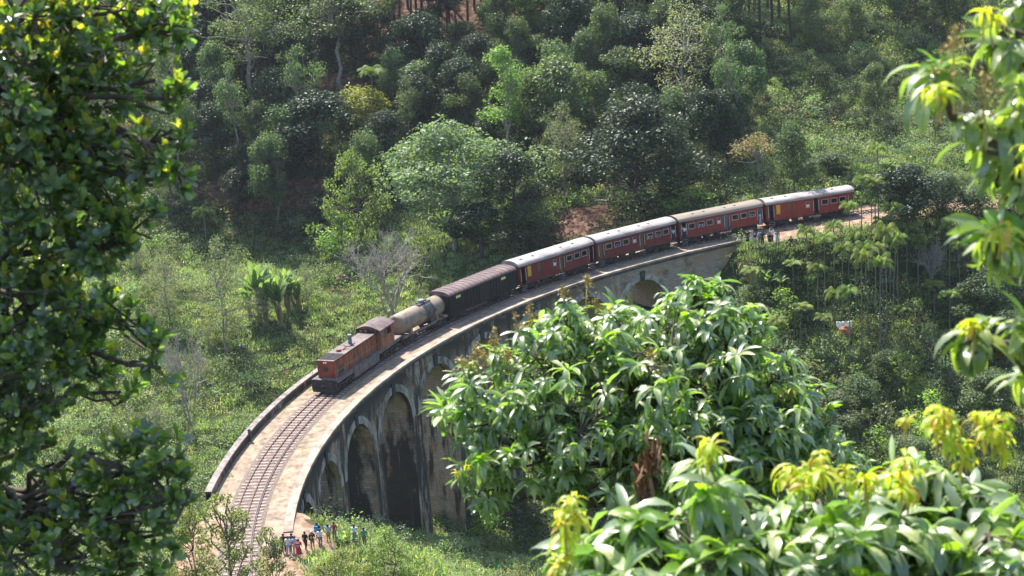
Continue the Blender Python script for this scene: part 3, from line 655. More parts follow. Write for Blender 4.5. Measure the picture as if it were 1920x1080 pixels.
# locomotive: local +x points back along the train, hood towards the camera
def loco():
    s0, s1 = 25.6, 40.6; L = s1-s0; t = empty('diesel_locomotive', mat=fmat((s0+s1)/2, 0, RT)); x0 = -L/2
    tag(t, 'rusty orange diesel locomotive with long hood and rear cab leading the train', 'locomotive')
    mo = mat('faded_orange_paint', (.085, .026, .018), (.35, .115, .05), .6, 1.3, stretch=(1.6, 1, .4), contrast=(.32, .58)); mred = mat('rust_red_paint', (.14, .025, .018), (.33, .07, .035), .55, 1.3)
    mtop = mat('sooty_hood_top', (.06, .04, .04), (.19, .13, .12), .6, 1.1); mg = mat('grey_running_board', (.06, .05, .048), (.19, .165, .155), .7, 1.5); mgr = mat('radiator_grille', (.04, .032, .036), (.09, .07, .075), .5, 14, stretch=(1, .1, 1))
    h0, h1 = x0+.55, x0+10.0; c1 = x0+13.3; HZ = 3.18; HW = .92
    b = MB(); poly = [(-HW, 1.45), (HW, 1.45), (HW, HZ-.12), (HW-.12, HZ), (-HW+.12, HZ), (-HW, HZ-.12)]; b.prism(poly, h0+.06, h1); b.build('hood', mo, t)
    b = MB(); b.prism([(-HW-.01, 1.45), (HW+.01, 1.45), (HW+.01, HZ-.1), (HW-.12, HZ+.01), (-HW+.12, HZ+.01), (-HW-.01, HZ-.1)], h0, h0+.09)
    nose = b.build('nose', mred, t)
    b = MB(); b.tube([(h0-.03, 0, 2.32), (h0, 0, 2.32)], .27, 20); b.build('round_emblem', mat('emblem_dark', (.03, .02, .02), (.09, .05, .04), .5, 9), nose)
    for y in (-.11, .11):
        b = MB(); b.tube([(h0-.10, y, 3.02), (h0, y, 3.02)], .085, 12); b.build('headlight', M_WHITE, nose)
    b = MB(); b.box(h0+.0, h1, -HW-.03, HW+.03, HZ+.005, HZ+.05); b.build('hood_top', mtop, t)
    for y0_, y1_ in ((-HW+.05, -.05), (.05, HW-.05)):
        b = MB(); b.box(h0+.35, h0+2.3, y0_, y1_, HZ+.052, HZ+.09)
        for x in np.arange(h0+.4, h0+2.3, .13): b.box(x, x+.04, y0_, y1_, HZ+.09, HZ+.115)
        b.build('radiator_grille', mgr, t)
    b = MB()
    xs = np.arange(h0+.15, h1-.1, .62)
    for sy in (-1, 1):
        for x in xs: b.box(x, x+.03, sy*(HW+.012)-.012, sy*(HW+.012)+.012, 1.5, HZ-.15)
        b.box(h0+.1, h1, sy*(HW+.012)-.012, sy*(HW+.012)+.012, HZ-.17, HZ-.13)
    b.build('door_seams', mred, t)
    for i, x in enumerate(xs[:-1]):
        if i in (1, 2): b = MB(); b.box(x+.08, x+.58, -HW-.02, -HW-.002, 1.6, 2.35); b.build('side_vent', mgr, t)
    b = MB()
    for i, x in enumerate(xs[3:-1]): b.box(x+.28, x+.36, -HW-.04, -HW, 2.2, 2.28)
    b.build('door_latches', M_STEP, t)
    xe = h0+5.6; b = MB(); b.box(xe-.9, xe+.35, -.35, .35, HZ+.05, HZ+.13); b.build('exhaust_base', mg, t)
    b = MB(); b.tube([(xe-.1, 0, HZ+.1), (xe-.1, 0, HZ+1.0)], [.21, .19], 16).tube([(xe-.1, 0, HZ+1.0), (xe-.1, 0, HZ+1.06)], .22, 16); b.build('exhaust_stack', M_STEP, t)
    b = MB(); b.tube([(h0+3.1, .05, HZ+.05), (h0+3.1, .05, HZ+.25)], [.3, .22], 12).tube([(h0+3.5, -.2, HZ+.1), (h0+4.1, -.3, HZ+.25)], .07, 8); b.build('horn', mred, t)
    # cab
    cw = 1.38; cz = 3.92; b = MB()
    def roofz(y): return cz-.42*(abs(y)/cw)**1.7
    ys = np.linspace(-cw, cw, 9)
    fh = [(-cw+.15, -.75, 2.72, 3.12), (.75, cw-.15, 2.72, 3.12)]
    side_h = [(h1+.45, h1+1.25, 2.55, 3.25), (h1+1.75, h1+2.7, 2.55, 3.25)]
    for y in (-cw, cw): holes_wall(b, h1, c1, 1.45, 3.5, y, side_h, .06)
    for x in (h1, c1):
        b.add([(x, -cw, 1.45), (x, cw, 1.45)]+[(x, y, 3.5) for y in (cw, -cw)], [(0, 1, 2, 3)])
        b.add([(x, y, roofz(y)-.03) for y in ys]+[(x, cw, 3.5), (x, -cw, 3.5)], [tuple(range(11))])
    cab = b.build('cab', mo, t)
    b = MB(); b.box(h1+.1, c1-.1, -cw+.1, cw-.1, 1.5, 2.25); b.build('cab_interior', M_INT, cab)
    for sy in (-1, 1):
        for h in side_h:
            g = MB(); g.box(h[0], h[1], sy*(cw-.05)-.01, sy*(cw-.05)+.01, h[2], h[3]); g.build('side_window', M_GLASS if h is side_h[1] else mg, cab)
    b = MB()
    b.box(h1-.05, h1-.01, -cw+.08, cw-.08, HZ+.07, 3.6); fw = b.build('windscreen', M_GLASS, cab)
    b = MB()
    for y in (-.95, -.32, .32, .95): b.box(h1-.08, h1-.052, y-.04, y+.04, HZ+.07, 3.6)
    b.build('windscreen_bars', mred, fw)
    for y in (.62, .05):
        b = MB(); b.box(h1-.075, h1-.052, y, y+.24, HZ+.12, 3.52); b.build('painted_glimpse_pane', M_STEP, fw)  # pale grey stands in for the brightness glimpsed through the cab
    b = MB(); xs2 = (h1-.12, c1+.2); Y = np.linspace(-cw-.12, cw+.12, 11)
    rz_ = lambda y: 3.98-.42*(abs(y)/cw)**1.6
    for i in range(10): b.quad((xs2[0], Y[i], rz_(Y[i])), (xs2[1], Y[i], rz_(Y[i])), (xs2[1], Y[i+1], rz_(Y[i+1])), (xs2[0], Y[i+1], rz_(Y[i+1])))
    for i in range(10): b.quad((xs2[0], Y[i], rz_(Y[i])-.07), (xs2[0], Y[i], rz_(Y[i])), (xs2[0], Y[i+1], rz_(Y[i+1])), (xs2[0], Y[i+1], rz_(Y[i+1])-.07))
    for y in (Y[0], Y[-1]): b.quad((xs2[0], y, rz_(y)-.07), (xs2[1], y, rz_(y)-.07), (xs2[1], y, rz_(y)), (xs2[0], y, rz_(y)))
    for i in range(10): b.quad((xs2[0], Y[i], rz_(Y[i])-.07), (xs2[0], Y[i+1], rz_(Y[i+1])-.07), (xs2[1], Y[i+1], rz_(Y[i+1])-.07), (xs2[1], Y[i], rz_(Y[i])-.07))
    b.build('cab_roof', mtop, cab)
    # frame
    b = MB(); b.box(x0, L/2, -1.36, 1.36, 1.25, 1.43); fr = b.build('running_board', mg, t)
    b = MB()
    for sy in (-1, 1):
        b.box(x0+3.9, x0+9.6, sy*1.22-.1, sy*1.22+.1, .35, 1.25)
        b.box(x0+.3, L/2-.3, sy*1.28-.05, sy*1.28+.05, 1.02, 1.25)
    b.build('fuel_tank', mg, t)
    b = MB(); b.box(x0-.14, x0, -1.38, 1.38, .55, 1.43).box(L/2, L/2+.12, -1.38, 1.38, .7, 1.4); b.build('buffer_beam', M_BLACK, t)
    b = MB(); b.prism([(-1.2, .18), (1.2, .18), (1.35, .56), (-1.35, .56)], x0-.25, x0-.12); b.build('rail_guard', M_BLACK, t)
    b = MB()
    for sy in (-1, 1):
        P_ = [(x0+.1, sy*1.3, 1.43)]
        for x in np.arange(x0+.15, h1, 1.9): b.tube([(x, sy*1.3, 1.43), (x, sy*1.3, 2.25)], .02, 5)
        b.tube([(x0+.15, sy*1.3, 2.25), (h1-.1, sy*1.3, 2.25)], .02, 5)
    b.build('handrail', M_STEP, t)
    for x in (x0+2.3, L/2-2.5):
        b = MB()
        for sy in (-1, 1):
            b.box(x-1.9, x+1.9, sy*1.05-.08, sy*1.05+.08, .5, .78)
            for ax in (-1.4, 0, 1.4): b.box(x+ax-.2, x+ax+.2, sy*1.12-.1, sy*1.12+.1, .3, .7)
        bo = b.build('bogie', M_BLACK, t)
        for ax in (-1.4, 0, 1.4):
            q = MB()
            for sy in (-1, 1): q.tube([(x+ax, sy*.95, .47), (x+ax, sy*.8, .47)], .47, 18)
            q.build('wheelset', M_WHEEL, bo)
    couplings(t, x0-.12, L/2+.12, .3)
loco()

# ------------------------------------------------------------------ foliage generators
def unit(v): return v/np.maximum(np.linalg.norm(v, axis=-1, keepdims=True), 1e-9)
def cards(c, nrm, ln, wd, rng, updir=None):
    """rhombic leaf faces: centres c, normals nrm"""
    n = len(c); a = rng.normal(size=(n, 3)) if updir is None else updir
    u = unit(np.cross(nrm, a)); w_ = np.cross(nrm, u)
    ln = np.broadcast_to(ln, n)[:, None]; wd = np.broadcast_to(wd, n)[:, None]
    V = np.stack([c-w_*ln/2, c+u*wd/2+nrm*wd*.15, c+w_*ln/2, c-u*wd/2+nrm*wd*.15], 1).reshape(-1, 3)
    return V, np.arange(4*n).reshape(n, 4)
def tubes_np(segs, k=4):
    """segs: list of (p0,p1,r0,r1) -> one mesh arrays"""
    P0 = np.array([s[0] for s in segs], float); P1 = np.array([s[1] for s in segs], float); r0 = np.array([s[2] for s in segs]); r1 = np.array([s[3] for s in segs])
    d = unit(P1-P0); a = np.where(np.abs(d[:, 2:3]) < .9, np.array([[0, 0, 1.]]), np.array([[1., 0, 0]])); u = unit(np.cross(d, a)); v = np.cross(d, u)
    t = np.arange(k)*2*math.pi/k; ring = u[:, None]*np.cos(t)[None, :, None]+v[:, None]*np.sin(t)[None, :, None]
    V = np.concatenate([P0[:, None]+ring*r0[:, None, None], P1[:, None]+ring*r1[:, None, None]], 1)
    n = len(segs); base = np.arange(n)[:, None]*2*k; i = np.arange(k); j = (i+1) % k
    Fq = np.stack([base+i, base+j, base+k+j, base+k+i], -1).reshape(-1, 4)
    return V.reshape(-1, 3), Fq
def limb(p0, p1, r0, r1, n, rng, wob=.12):
    """bent limb as segments"""
    p0, p1 = np.array(p0, float), np.array(p1, float); L = np.linalg.norm(p1-p0); pts = [p0+(p1-p0)*t for t in np.linspace(0, 1, n+1)]
    for i in range(1, n): pts[i] = pts[i]+rng.normal(size=3)*L*wob/n
    rr = np.linspace(r0, r1, n+1)
    return [(pts[i], pts[i+1], rr[i], rr[i+1]) for i in range(n)], pts
def clusters_crown(rng, cc, cr_, per, leaf, flat=.75, up=.6, asp=.55):
    V = []; F_ = []; o = 0
    for c, r in zip(cc, cr_):
        n = int(per*(r**2)); d = unit(rng.normal(size=(n, 3))); rad = r*rng.uniform(.35, 1.05, n)**.6
        lum = 1+.28*np.sin(d[:, 0]*5+c[0]*9)*np.cos(d[:, 1]*4+c[1]*7)
        p = c+d*(rad*lum)[:, None]*np.array([1, 1, flat]); nn = unit(d*.8+rng.normal(size=(n, 3))*.75+np.array([0, 0, up]))
        v, f = cards(p, nn, leaf*rng.uniform(.6, 1.3, n), leaf*asp*rng.uniform(.7, 1.2, n), rng); V.append(v); F_.append(f+o); o += len(v)
    return np.concatenate(V), np.concatenate(F_)
PROTO = {}
def proto(kind, crown_me, trunk_me, height, width): PROTO[kind] = (crown_me, trunk_me, height, width)
def make_broad(kind, seed, lm_, tm, h=12, w_=10, base=.28, nc=26, leaf=.42, per=105, trunk_r=.26, shape=1.0, gap=1.0, cr0=(1.1, 2.2)):
    rng = np.random.default_rng(seed); cc = []; r_ = []
    top = h; zb = h*base
    for i in range(nc):
        a = rng.uniform(0, 6.283); t = rng.uniform(0, 1); prof = math.sin(math.pi*min(1, max(.04, (t*.86+.12)))**shape)
        lobe = 1+.28*math.sin(a*2+seed)+.18*math.sin(a*3+seed*2+t*4); rr = w_/2*prof*rng.uniform(.4, .95)*lobe; cc.append(np.array([rr*math.cos(a), rr*math.sin(a), zb+(top-zb)*t*.9+.4])); r_.append(rng.uniform(*cr0)*rng.choice([.55, .8, 1, 1.25])*(w_/10)**.5*gap)
    V, F_ = clusters_crown(rng, cc, r_, per, leaf)
    segs, pts = limb((0, 0, -1.0), (rng.normal()*.5, rng.normal()*.5, h*.75), trunk_r, trunk_r*.3, 6, rng, .08)
    for c in cc[::2]:
        k = max([1]+[i for i in range(len(pts)-1) if pts[i][2] < c[2]-.06*h]); s_, _ = limb(pts[k], c, trunk_r*.35, .04, 3, rng, .3); segs += s_
    tv, tf = tubes_np(segs, 5)
    cm = fast_mesh(kind+'_crown', V, F_); cm.materials.append(lm_); tm_ = fast_mesh(kind+'_trunk', tv, tf, smooth=True); tm_.materials.append(tm)
    proto(kind, cm, tm_, h, w_)
L_MID = leafmat('mid_green_leaves', [(0.046, 0.069, 0.033), (0.080, 0.120, 0.057), (0.130, 0.178, 0.086)])
L_DARK = leafmat('dark_green_leaves', [(0.016, 0.031, 0.017), (0.029, 0.049, 0.026), (0.047, 0.075, 0.039)], rough=.5, spec=.35, trans=.25)
L_PALE = leafmat('pale_green_leaves', [(0.120, 0.168, 0.101), (0.185, 0.245, 0.142), (0.261, 0.310, 0.189)])
L_BRIGHT = leafmat('bright_green_leaves', [(0.106, 0.185, 0.051), (0.174, 0.272, 0.078), (0.249, 0.346, 0.109)], trans=.45)
L_YEL = leafmat('yellow_green_leaves', [(.13, .16, .03), (.19, .21, .045), (.25, .25, .07)], trans=.4)
L_GREY = leafmat('grey_green_sparse_leaves', [(0.131, 0.153, 0.095), (0.195, 0.218, 0.137), (0.276, 0.290, 0.188)])
L_CREAM = leafmat('cream_tipped_leaves', [(.10, .13, .06), (.30, .24, .15), (.42, .32, .2)])
L_GRASS = leafmat('meadow_grass_blades', [(0.133, 0.194, 0.088), (0.201, 0.272, 0.130), (0.296, 0.357, 0.185)], trans=.4, objvar=.3)
L_PALEG = leafmat('pale_meadow_herbs', [(0.197, 0.231, 0.128), (0.299, 0.321, 0.196), (0.399, 0.399, 0.273)], objvar=.3)
L_DRYG = leafmat('dry_brown_brush', [(.13, .11, .07), (.20, .16, .10), (.27, .22, .14)], objvar=.3)
L_SHRUB = leafmat('shrub_leaves', [(0.090, 0.128, 0.068), (0.146, 0.197, 0.108), (0.226, 0.271, 0.162)], objvar=.4)
L_UNDER = leafmat('dark_understorey_leaves', [(0.021, 0.034, 0.018), (0.039, 0.059, 0.030), (0.066, 0.090, 0.049)], objvar=.35)
L_PALM = leafmat('palm_fronds', [(0.080, 0.124, 0.031), (0.133, 0.189, 0.046), (0.230, 0.260, 0.078)], rough=.6, spec=.15, trans=.28, objvar=.2)
L_BAN = leafmat('banana_leaves', [(0.078, 0.132, 0.050), (0.129, 0.191, 0.082), (0.207, 0.253, 0.145)], trans=.4)
B_DARK = mat('dark_bark', (.035, .028, .026), (.09, .07, .065), .9, 3)
B_PALE = mat('pale_bark', (.18, .15, .13), (.32, .28, .24), .9, 2)
B_MID = mat('brown_bark', (.09, .07, .055), (.2, .16, .13), .9, 3)
B_BARE = mat('bleached_twigs', (.30, .26, .23), (.48, .43, .38), .9, 3)
make_broad('broad', 1, L_MID, B_MID)
make_broad('broad2', 2, L_MID, B_MID, h=13, w_=9, nc=30, shape=1.3)
make_broad('broad_pale', 3, L_PALE, B_PALE, h=13, w_=12, nc=46, per=85, leaf=.40)
make_broad('broad_dark', 4, L_DARK, B_DARK, h=14, w_=12, nc=48, per=85, leaf=.42, base=.08)
make_broad('dark2', 5, L_DARK, B_DARK, h=12, w_=9, nc=30)
make_broad('slender', 6, L_BRIGHT, B_PALE, h=20, w_=7, base=.42, nc=30, trunk_r=.26, shape=.9, per=70)
make_broad('slender2', 7, L_MID, B_PALE, h=20, w_=8, base=.5, nc=24, trunk_r=.3, per=60)
make_broad('tallwide', 16, L_MID, B_PALE, h=24, w_=20, base=.36, nc=44, trunk_r=.42, per=50, cr0=(1.0, 1.9))
make_broad('sparse', 8, L_GREY, B_PALE, h=18, w_=12, base=.3, nc=60, per=26, leaf=.32, cr0=(1.0, 2.0))
make_broad('yellowy', 9, L_YEL, B_PALE, h=9, w_=7, base=.3, nc=22, per=60)
make_broad('umbrella', 10, L_CREAM, B_PALE, h=7, w_=11, base=.7, nc=26, per=60, leaf=.35, cr0=(.8, 1.4))
make_broad('shrub', 11, L_SHRUB, B_MID, h=4, w_=5, base=.1, nc=16, leaf=.3, per=90, trunk_r=.1, cr0=(.9, 1.5))
make_broad('shrub2', 12, L_BRIGHT, B_MID, h=4.5, w_=5.5, base=.1, nc=16, leaf=.3, per=90, trunk_r=.1, cr0=(.9, 1.5))
make_broad('shrub3', 13, L_UNDER, B_MID, h=5, w_=6, base=.1, nc=18, leaf=.32, per=90, trunk_r=.1, cr0=(1., 1.7))
L_FEATH = leafmat('feathery_olive_leaves', [(0.101, 0.136, 0.048), (0.166, 0.201, 0.073), (0.240, 0.267, 0.117), (0.088, 0.123, 0.049), (0.132, 0.177, 0.069), (0.188, 0.233, 0.096)], trans=.4)
make_broad('feathery', 14, L_FEATH, B_MID, h=10, w_=5.5, base=.12, nc=75, leaf=.24, per=210, trunk_r=.13, cr0=(.5, .95), shape=.8)
make_broad('feathery2', 15, L_FEATH, B_MID, h=6, w_=6, base=.05, nc=52, leaf=.24, per=230, trunk_r=.1, cr0=(.6, 1.0))
def make_bare(kind, seed, h=9, w_=8, n1=11, multi=4, tm=B_BARE):
    rng = np.random.default_rng(seed); segs = []
    def rec(p, d, L, r, lv):
        q = p+d*L; mid = p+d*L*.5+rng.normal(size=3)*L*.06; segs.append((p, mid, r, r*.85)); segs.append((mid, q, r*.85, r*.65))
        if lv == 0: return
        for k in range(rng.integers(2, 5)):
            nd = unit(d+rng.normal(size=3)*.5+np.array([0, 0, .15])); rec(p+d*L*rng.uniform(.55, 1), nd, L*rng.uniform(.55, .8), r*.6, lv-1)
    for m_ in range(multi):
        a = rng.uniform(0, 6.28); rec(np.array([.15*math.cos(a), .15*math.sin(a), -.5]), unit(np.array([.35*math.cos(a), .35*math.sin(a), 1.])), h*.38, .13, 5)
    v, f = tubes_np(segs, 3); v = v*np.array([1, 1, 1]); sc = h/v[:, 2].max(); v *= sc
    me = fast_mesh(kind+'_trunk', v, f); me.materials.append(tm); proto(kind, None, me, h, w_)
make_bare('bare', 21)
make_bare('bare_shrub', 22, h=6, w_=7, multi=6)
def make_palm(kind, seed, h=12, nf=12, fl=1.95):
    rng = np.random.default_rng(seed); segs, pts = limb((0, 0, -1), (rng.normal()*.25, rng.normal()*.25, h-.9), .095, .065, 5, rng, .02)
    top = pts[-1]; segs += [(top, top+np.array([0, 0, .9]), .10, .08)]; tv, tf = tubes_np(segs, 6)
    V = []; F_ = []; o = 0; c0 = top+np.array([0, 0, .85])
    for k in range(nf):
        a = k*2.4+rng.uniform(-.3, .3); e = 1.45-1.25*(k/nf)+rng.uniform(-.15, .15); L = fl*rng.uniform(.85, 1.15); n = 20; p = c0.copy(); prev = None
        for i in range(n):
            t = i/(n-1); el = e-t*t*1.9-t*.3; d = np.array([math.cos(a)*math.cos(el), math.sin(a)*math.cos(el), math.sin(el)]); p = p+d*L/n
            side = np.array([-math.sin(a), math.cos(a), 0.]); w_ = (.62*math.sin(math.pi*(.12+.85*t))+.08)
            for sg in (-1, 1):
                q = p+side*sg*w_*.75+d*w_*.55+np.array([0, 0, -.75*w_-.15*rng.random()]); bw = d*.06
                V += [p-bw, p+bw, q+bw*.3, q-bw*.3]; F_.append([o, o+1, o+2, o+3]); o += 4
    cm = fast_mesh(kind+'_fronds', np.array(V), np.array(F_)); cm.materials.append(L_PALM); tm_ = fast_mesh(kind+'_trunk', tv, tf, smooth=True); tm_.materials.append(mat('palm_stem', (.12, .105, .09), (.24, .21, .18), .9, 3)); proto(kind, cm, tm_, h, 4)
make_palm('palm', 31); make_palm('palm2', 32, nf=12, fl=2.1); make_palm('palm3', 33, h=8, nf=12, fl=2.4)
def make_banana(kind, seed, h=4.5):
    rng = np.random.default_rng(seed); segs = []; V = []; F_ = []; o = 0
    for st in range(8):
        x, y = rng.normal(size=2)*.9; hh = h*rng.uniform(.2, .5); s_, pts = limb((x, y, -.5), (x+rng.normal()*.2, y+rng.normal()*.2, hh), .16, .1, 3, rng, .1); segs += s_
        for k in range(6):
            a = k*2.4+rng.uniform(-.3, .3); e = rng.uniform(.7, 1.45); L = rng.uniform(1.5, 2.3); n = 7; p = pts[-1].copy(); rows = []
            for i in range(n+1):
                t = i/n; el = e-t*t*1.15; d = np.array([math.cos(a)*math.cos(el), math.sin(a)*math.cos(el), math.sin(el)]); w_ = .24*math.sin(math.pi*min(1, .08+.92*t))**.6+.02; side = np.array([-math.sin(a), math.cos(a), 0.])
                rows.append((p-side*w_+np.array([0, 0, -.1*w_]), p+np.array([0, 0, .05]), p+side*w_+np.array([0, 0, -.1*w_]))); p = p+d*L/n
            for i in range(n):
                for q in (0, 1): V += [rows[i][q], rows[i][q+1], rows[i+1][q+1], rows[i+1][q]]; F_.append([o, o+1, o+2, o+3]); o += 4
    tv, tf = tubes_np(segs, 7); cm = fast_mesh(kind+'_leaves', np.array(V), np.array(F_)); cm.materials.append(L_BAN)
    tm_ = fast_mesh(kind+'_stem', tv, tf, smooth=True); tm_.materials.append(mat('banana_stem', (.14, .13, .05), (.3, .2, .1), .7, 3)); proto(kind, cm, tm_, h, 4)
make_banana('banana', 41)
def make_pine(kind, seed, h=26, w_=7):
    rng = np.random.default_rng(seed); segs, pts = limb((0, 0, -1), (rng.normal()*.4, rng.normal()*.4, h), .30, .08, 7, rng, .03); cc = []; r_ = []
    for i in range(34):
        t = rng.uniform(.42, 1); a = rng.uniform(0, 6.28); rr = w_/2*(1.15-t)*1.6*rng.uniform(.4, 1); c = np.array([rr*math.cos(a), rr*math.sin(a), h*t]); cc.append(c); r_.append(rng.uniform(.8, 1.4)); s_, _ = limb(pts[min(6, int(t*7))], c, .06, .02, 2, rng, .2); segs += s_
    for i in range(8):   # dead stubs low on the trunk
        t = rng.uniform(.15, .4); a = rng.uniform(0, 6.28); s_, _ = limb(pts[int(t*7)], pts[int(t*7)]+np.array([math.cos(a), math.sin(a), .2])*rng.uniform(.6, 1.6), .04, .015, 2, rng, .2); segs += s_
    V, F_ = clusters_crown(rng, cc, r_, 60, .35, flat=.6); tv, tf = tubes_np(segs, 6)
    cm = fast_mesh(kind+'_crown', V, F_); cm.materials.append(L_DARK); tm_ = fast_mesh(kind+'_trunk', tv, tf, smooth=True); tm_.materials.append(B_DARK); proto(kind, cm, tm_, h, w_)
make_pine('pine', 51); make_pine('pine2', 52)
TRUNKCOL = {}
def plant(kind, name, loc, h, width, label, cat='tree', group=None, rz=None):
    cm, tm_, ph, pw_ = PROTO[kind]; t = empty(name, loc, random.uniform(0, 6.28) if rz is None else rz); t.scale = (width/pw_, width/pw_, h/ph)
    tag(t, label, cat, group)
    if tm_: o = bpy.data.objects.new('trunk', tm_); COL.objects.link(o); o.parent = t
    if cm: o = bpy.data.objects.new('crown', cm); COL.objects.link(o); o.parent = t
    return t
PLACED = []
def plant_px(kind, name, bx, by, topy, wpx, label, cat='tree', group=None, sink=.2):
    p = ground_px(bx, by); k = m_per_px(p); h = (by-topy)*k/1.0; p.z -= sink; PLACED.append((p.x, p.y, wpx*k/2))
    return plant(kind, name, p, h, wpx*k, label, cat, group)
#@@TREES
# hero trees of the far hillside: kind, name, base px, base py, top py, width px, label
HERO = [
('tallwide', 'tall_tree', 474, 212, -55, 250, 'tall pale trunked tree with spreading limbs standing above the shrubs left of the hill path'),
('slender2', 'tall_tree', 645, 172, -40, 150, 'bright topped tree with a pale straight trunk below the hill path'),
('yellowy', 'yellow_green_tree', 690, 262, 165, 110, 'yellow green bushy tree around the lone palm on the hillside', ),
('broad_pale', 'broadleaf_tree', 852, 470, 232, 270, 'big pale green broadleaf tree in the centre, behind the black van'),
('feathery2', 'olive_tree', 675, 470, 285, 120, 'soft olive green feathery tree left of the big pale broadleaf tree'),
('slender', 'slender_tree', 955, 332, 82, 100, 'slender tree with rounded yellow green top and bare pale trunk, centre of the hillside'),
('broad', 'broadleaf_tree', 1050, 300, 108, 170, 'mid green tree just right of the slender yellow green topped tree'),
('sparse', 'pale_branched_tree', 1285, 245, 5, 190, 'tall thin leaved tree with white branches showing, high on the hillside'),
('broad_dark', 'dark_tree', 1205, 402, 185, 235, 'big dark glossy tree behind the train, under the white branched tree'),
('sparse', 'crooked_tree', 1062, 380, 190, 110, 'crooked thin pale trunk with faint grey foliage beside the brown clearing'),
('umbrella', 'flat_topped_tree', 1422, 352, 262, 140, 'flat topped tree with cream and orange leaves above the tan roofed coach'),
('shrub2', 'roadside_bush', 1290, 402, 350, 150, 'low green bush right behind the roofs of the middle coaches'),
('dark2', 'dark_tree', 905, 488, 375, 140, 'dark tree with pale lit top directly behind the black van'),
('broad', 'broadleaf_tree', 1000, 448, 372, 110, 'small rounded tree behind the first red coach'),
('dark2', 'dark_tree', 610, 330, 170, 150, 'dark green tree on the slope under the hill path'),
('broad2', 'broadleaf_tree', 540, 330, 205, 130, 'green tree on the bank edge left of centre'),
('shrub2', 'bamboo_clump', 640, 480, 400, 110, 'bright drooping bamboo like clump at the meadow edge'),
('bare', 'bare_tree', 742, 602, 408, 150, 'leafless pale grey tree beside the tank wagon', ),
('bare_shrub', 'bare_tree', 1745, 530, 440, 80, 'leafless grey shrub among the palms at right'),
('sparse', 'thin_meadow_tree', 427, 672, 440, 110, 'thin leaved tree with straight pale trunk in the meadow'),
('sparse', 'thin_meadow_tree', 318, 612, 460, 90, 'small thin leaved tree at the far left of the meadow'),
('bare', 'dead_sapling', 362, 800, 590, 90, 'grey leafless sapling standing left of the viaduct'),
('broad_dark', 'dark_tree', 1160, 330, 215, 130, 'dark tree left of the big glossy dark tree'),
('broad', 'broadleaf_tree', 1165, 215, 90, 130, 'broad green tree left of the white branched tree'),
('broad2', 'broadleaf_tree', 800, 220, 120, 120, 'green tree under the pine trunks in the centre top'),
('slender', 'slender_tree', 1030, 112, -50, 110, 'light green layered tree among the pines at the top centre'),
('broad', 'broadleaf_tree', 1490, 390, 232, 100, 'upright green tree behind the last coach'),
('broad2', 'broadleaf_tree', 1560, 340, 290, 110, 'rounded green bushy tree above the last coach'),
('dark2', 'dark_tree', 1700, 470, 320, 150, 'dark leafy tree behind the palms at right'),
('dark2', 'dark_tree', 380, 130, -20, 150, 'dark tree behind the tall pale trunked tree at top left'),
('broad', 'broadleaf_tree', 870, 110, 40, 110, 'bushy tree between pine trunks at the top'),
('feathery', 'feathery_tree', 445, 1190, 878, 150, 'feathery young tree in front of the track at the bottom left'),
('feathery', 'feathery_tree', 372, 1150, 905, 110, 'feathery tree left of the track at the bottom, behind the dark leafed foreground tree'),
('feathery2', 'feathery_bush', 735, 1110, 985, 110, 'feathery bush in front of the tall black piers'),
('feathery2', 'feathery_bush', 640, 1130, 1022, 120, 'olive bush right beside the crowd at the bottom'),
('feathery', 'feathery_tree', 520, 1160, 955, 90, 'small feathery tree in front of the coping end'),
('broad', 'broadleaf_tree', 1690, 440, 330, 100, 'green tree closing off the view of the line just beyond the last coach'),
('broad2', 'broadleaf_tree', 1760, 445, 335, 110, 'tall green tree right of the palms beside the railway line'),
('broad', 'broadleaf_tree', 1835, 450, 345, 120, 'broad green tree near the right edge below the railway line'),
('broad2', 'dark_tree', 1905, 455, 350, 110, 'dark tree at the far right edge below the railway line'),
('shrub2', 'green_bush', 915, 1010, 900, 110, 'bright green bush right of the brown pier base'),
('broad', 'broadleaf_tree', 985, 1040, 890, 130, 'green tree in the valley right of the brown pier'),
]
for h_ in HERO: plant_px(*h_[:7])
plant_px('palm2', 'palm_tree', 710, 264, 136, 66, 'lone areca palm on the hillside under the hill path', 'palm')
plant_px('palm3', 'palm_tree', 388, 470, 398, 50, 'small palm at the far edge of the meadow at left', 'palm')
for bx, by, ty, w_, lab in ((500, 608, 448, 110, 'banana clump in the middle of the meadow'), (545, 585, 475, 70, 'smaller banana plant behind the meadow banana clump'), (1440, 560, 500, 50, 'pale banana plant on the slope below the crowd'), (1670, 690, 660, 50, 'small banana plant in the valley at right')):
    plant_px('banana', 'banana_plant', bx, by, ty, w_, lab, 'banana plant')
for i in range(26):
    bx, by = random.uniform(255, 650), random.uniform(500, 860)
    if (bx > 540 and by > 640) or (abs(bx-500) < 60 and by < 620) or by > 1200-bx: continue
    h_ = random.uniform(45, 90); plant_px(random.choice(('sparse', 'feathery2', 'shrub', 'sparse')), 'meadow_sapling', bx, by, by-h_, h_*random.uniform(.6, .9), 'thin leafy sapling standing in the rough green meadow left of the viaduct', 'tree', 'saplings in the meadow')
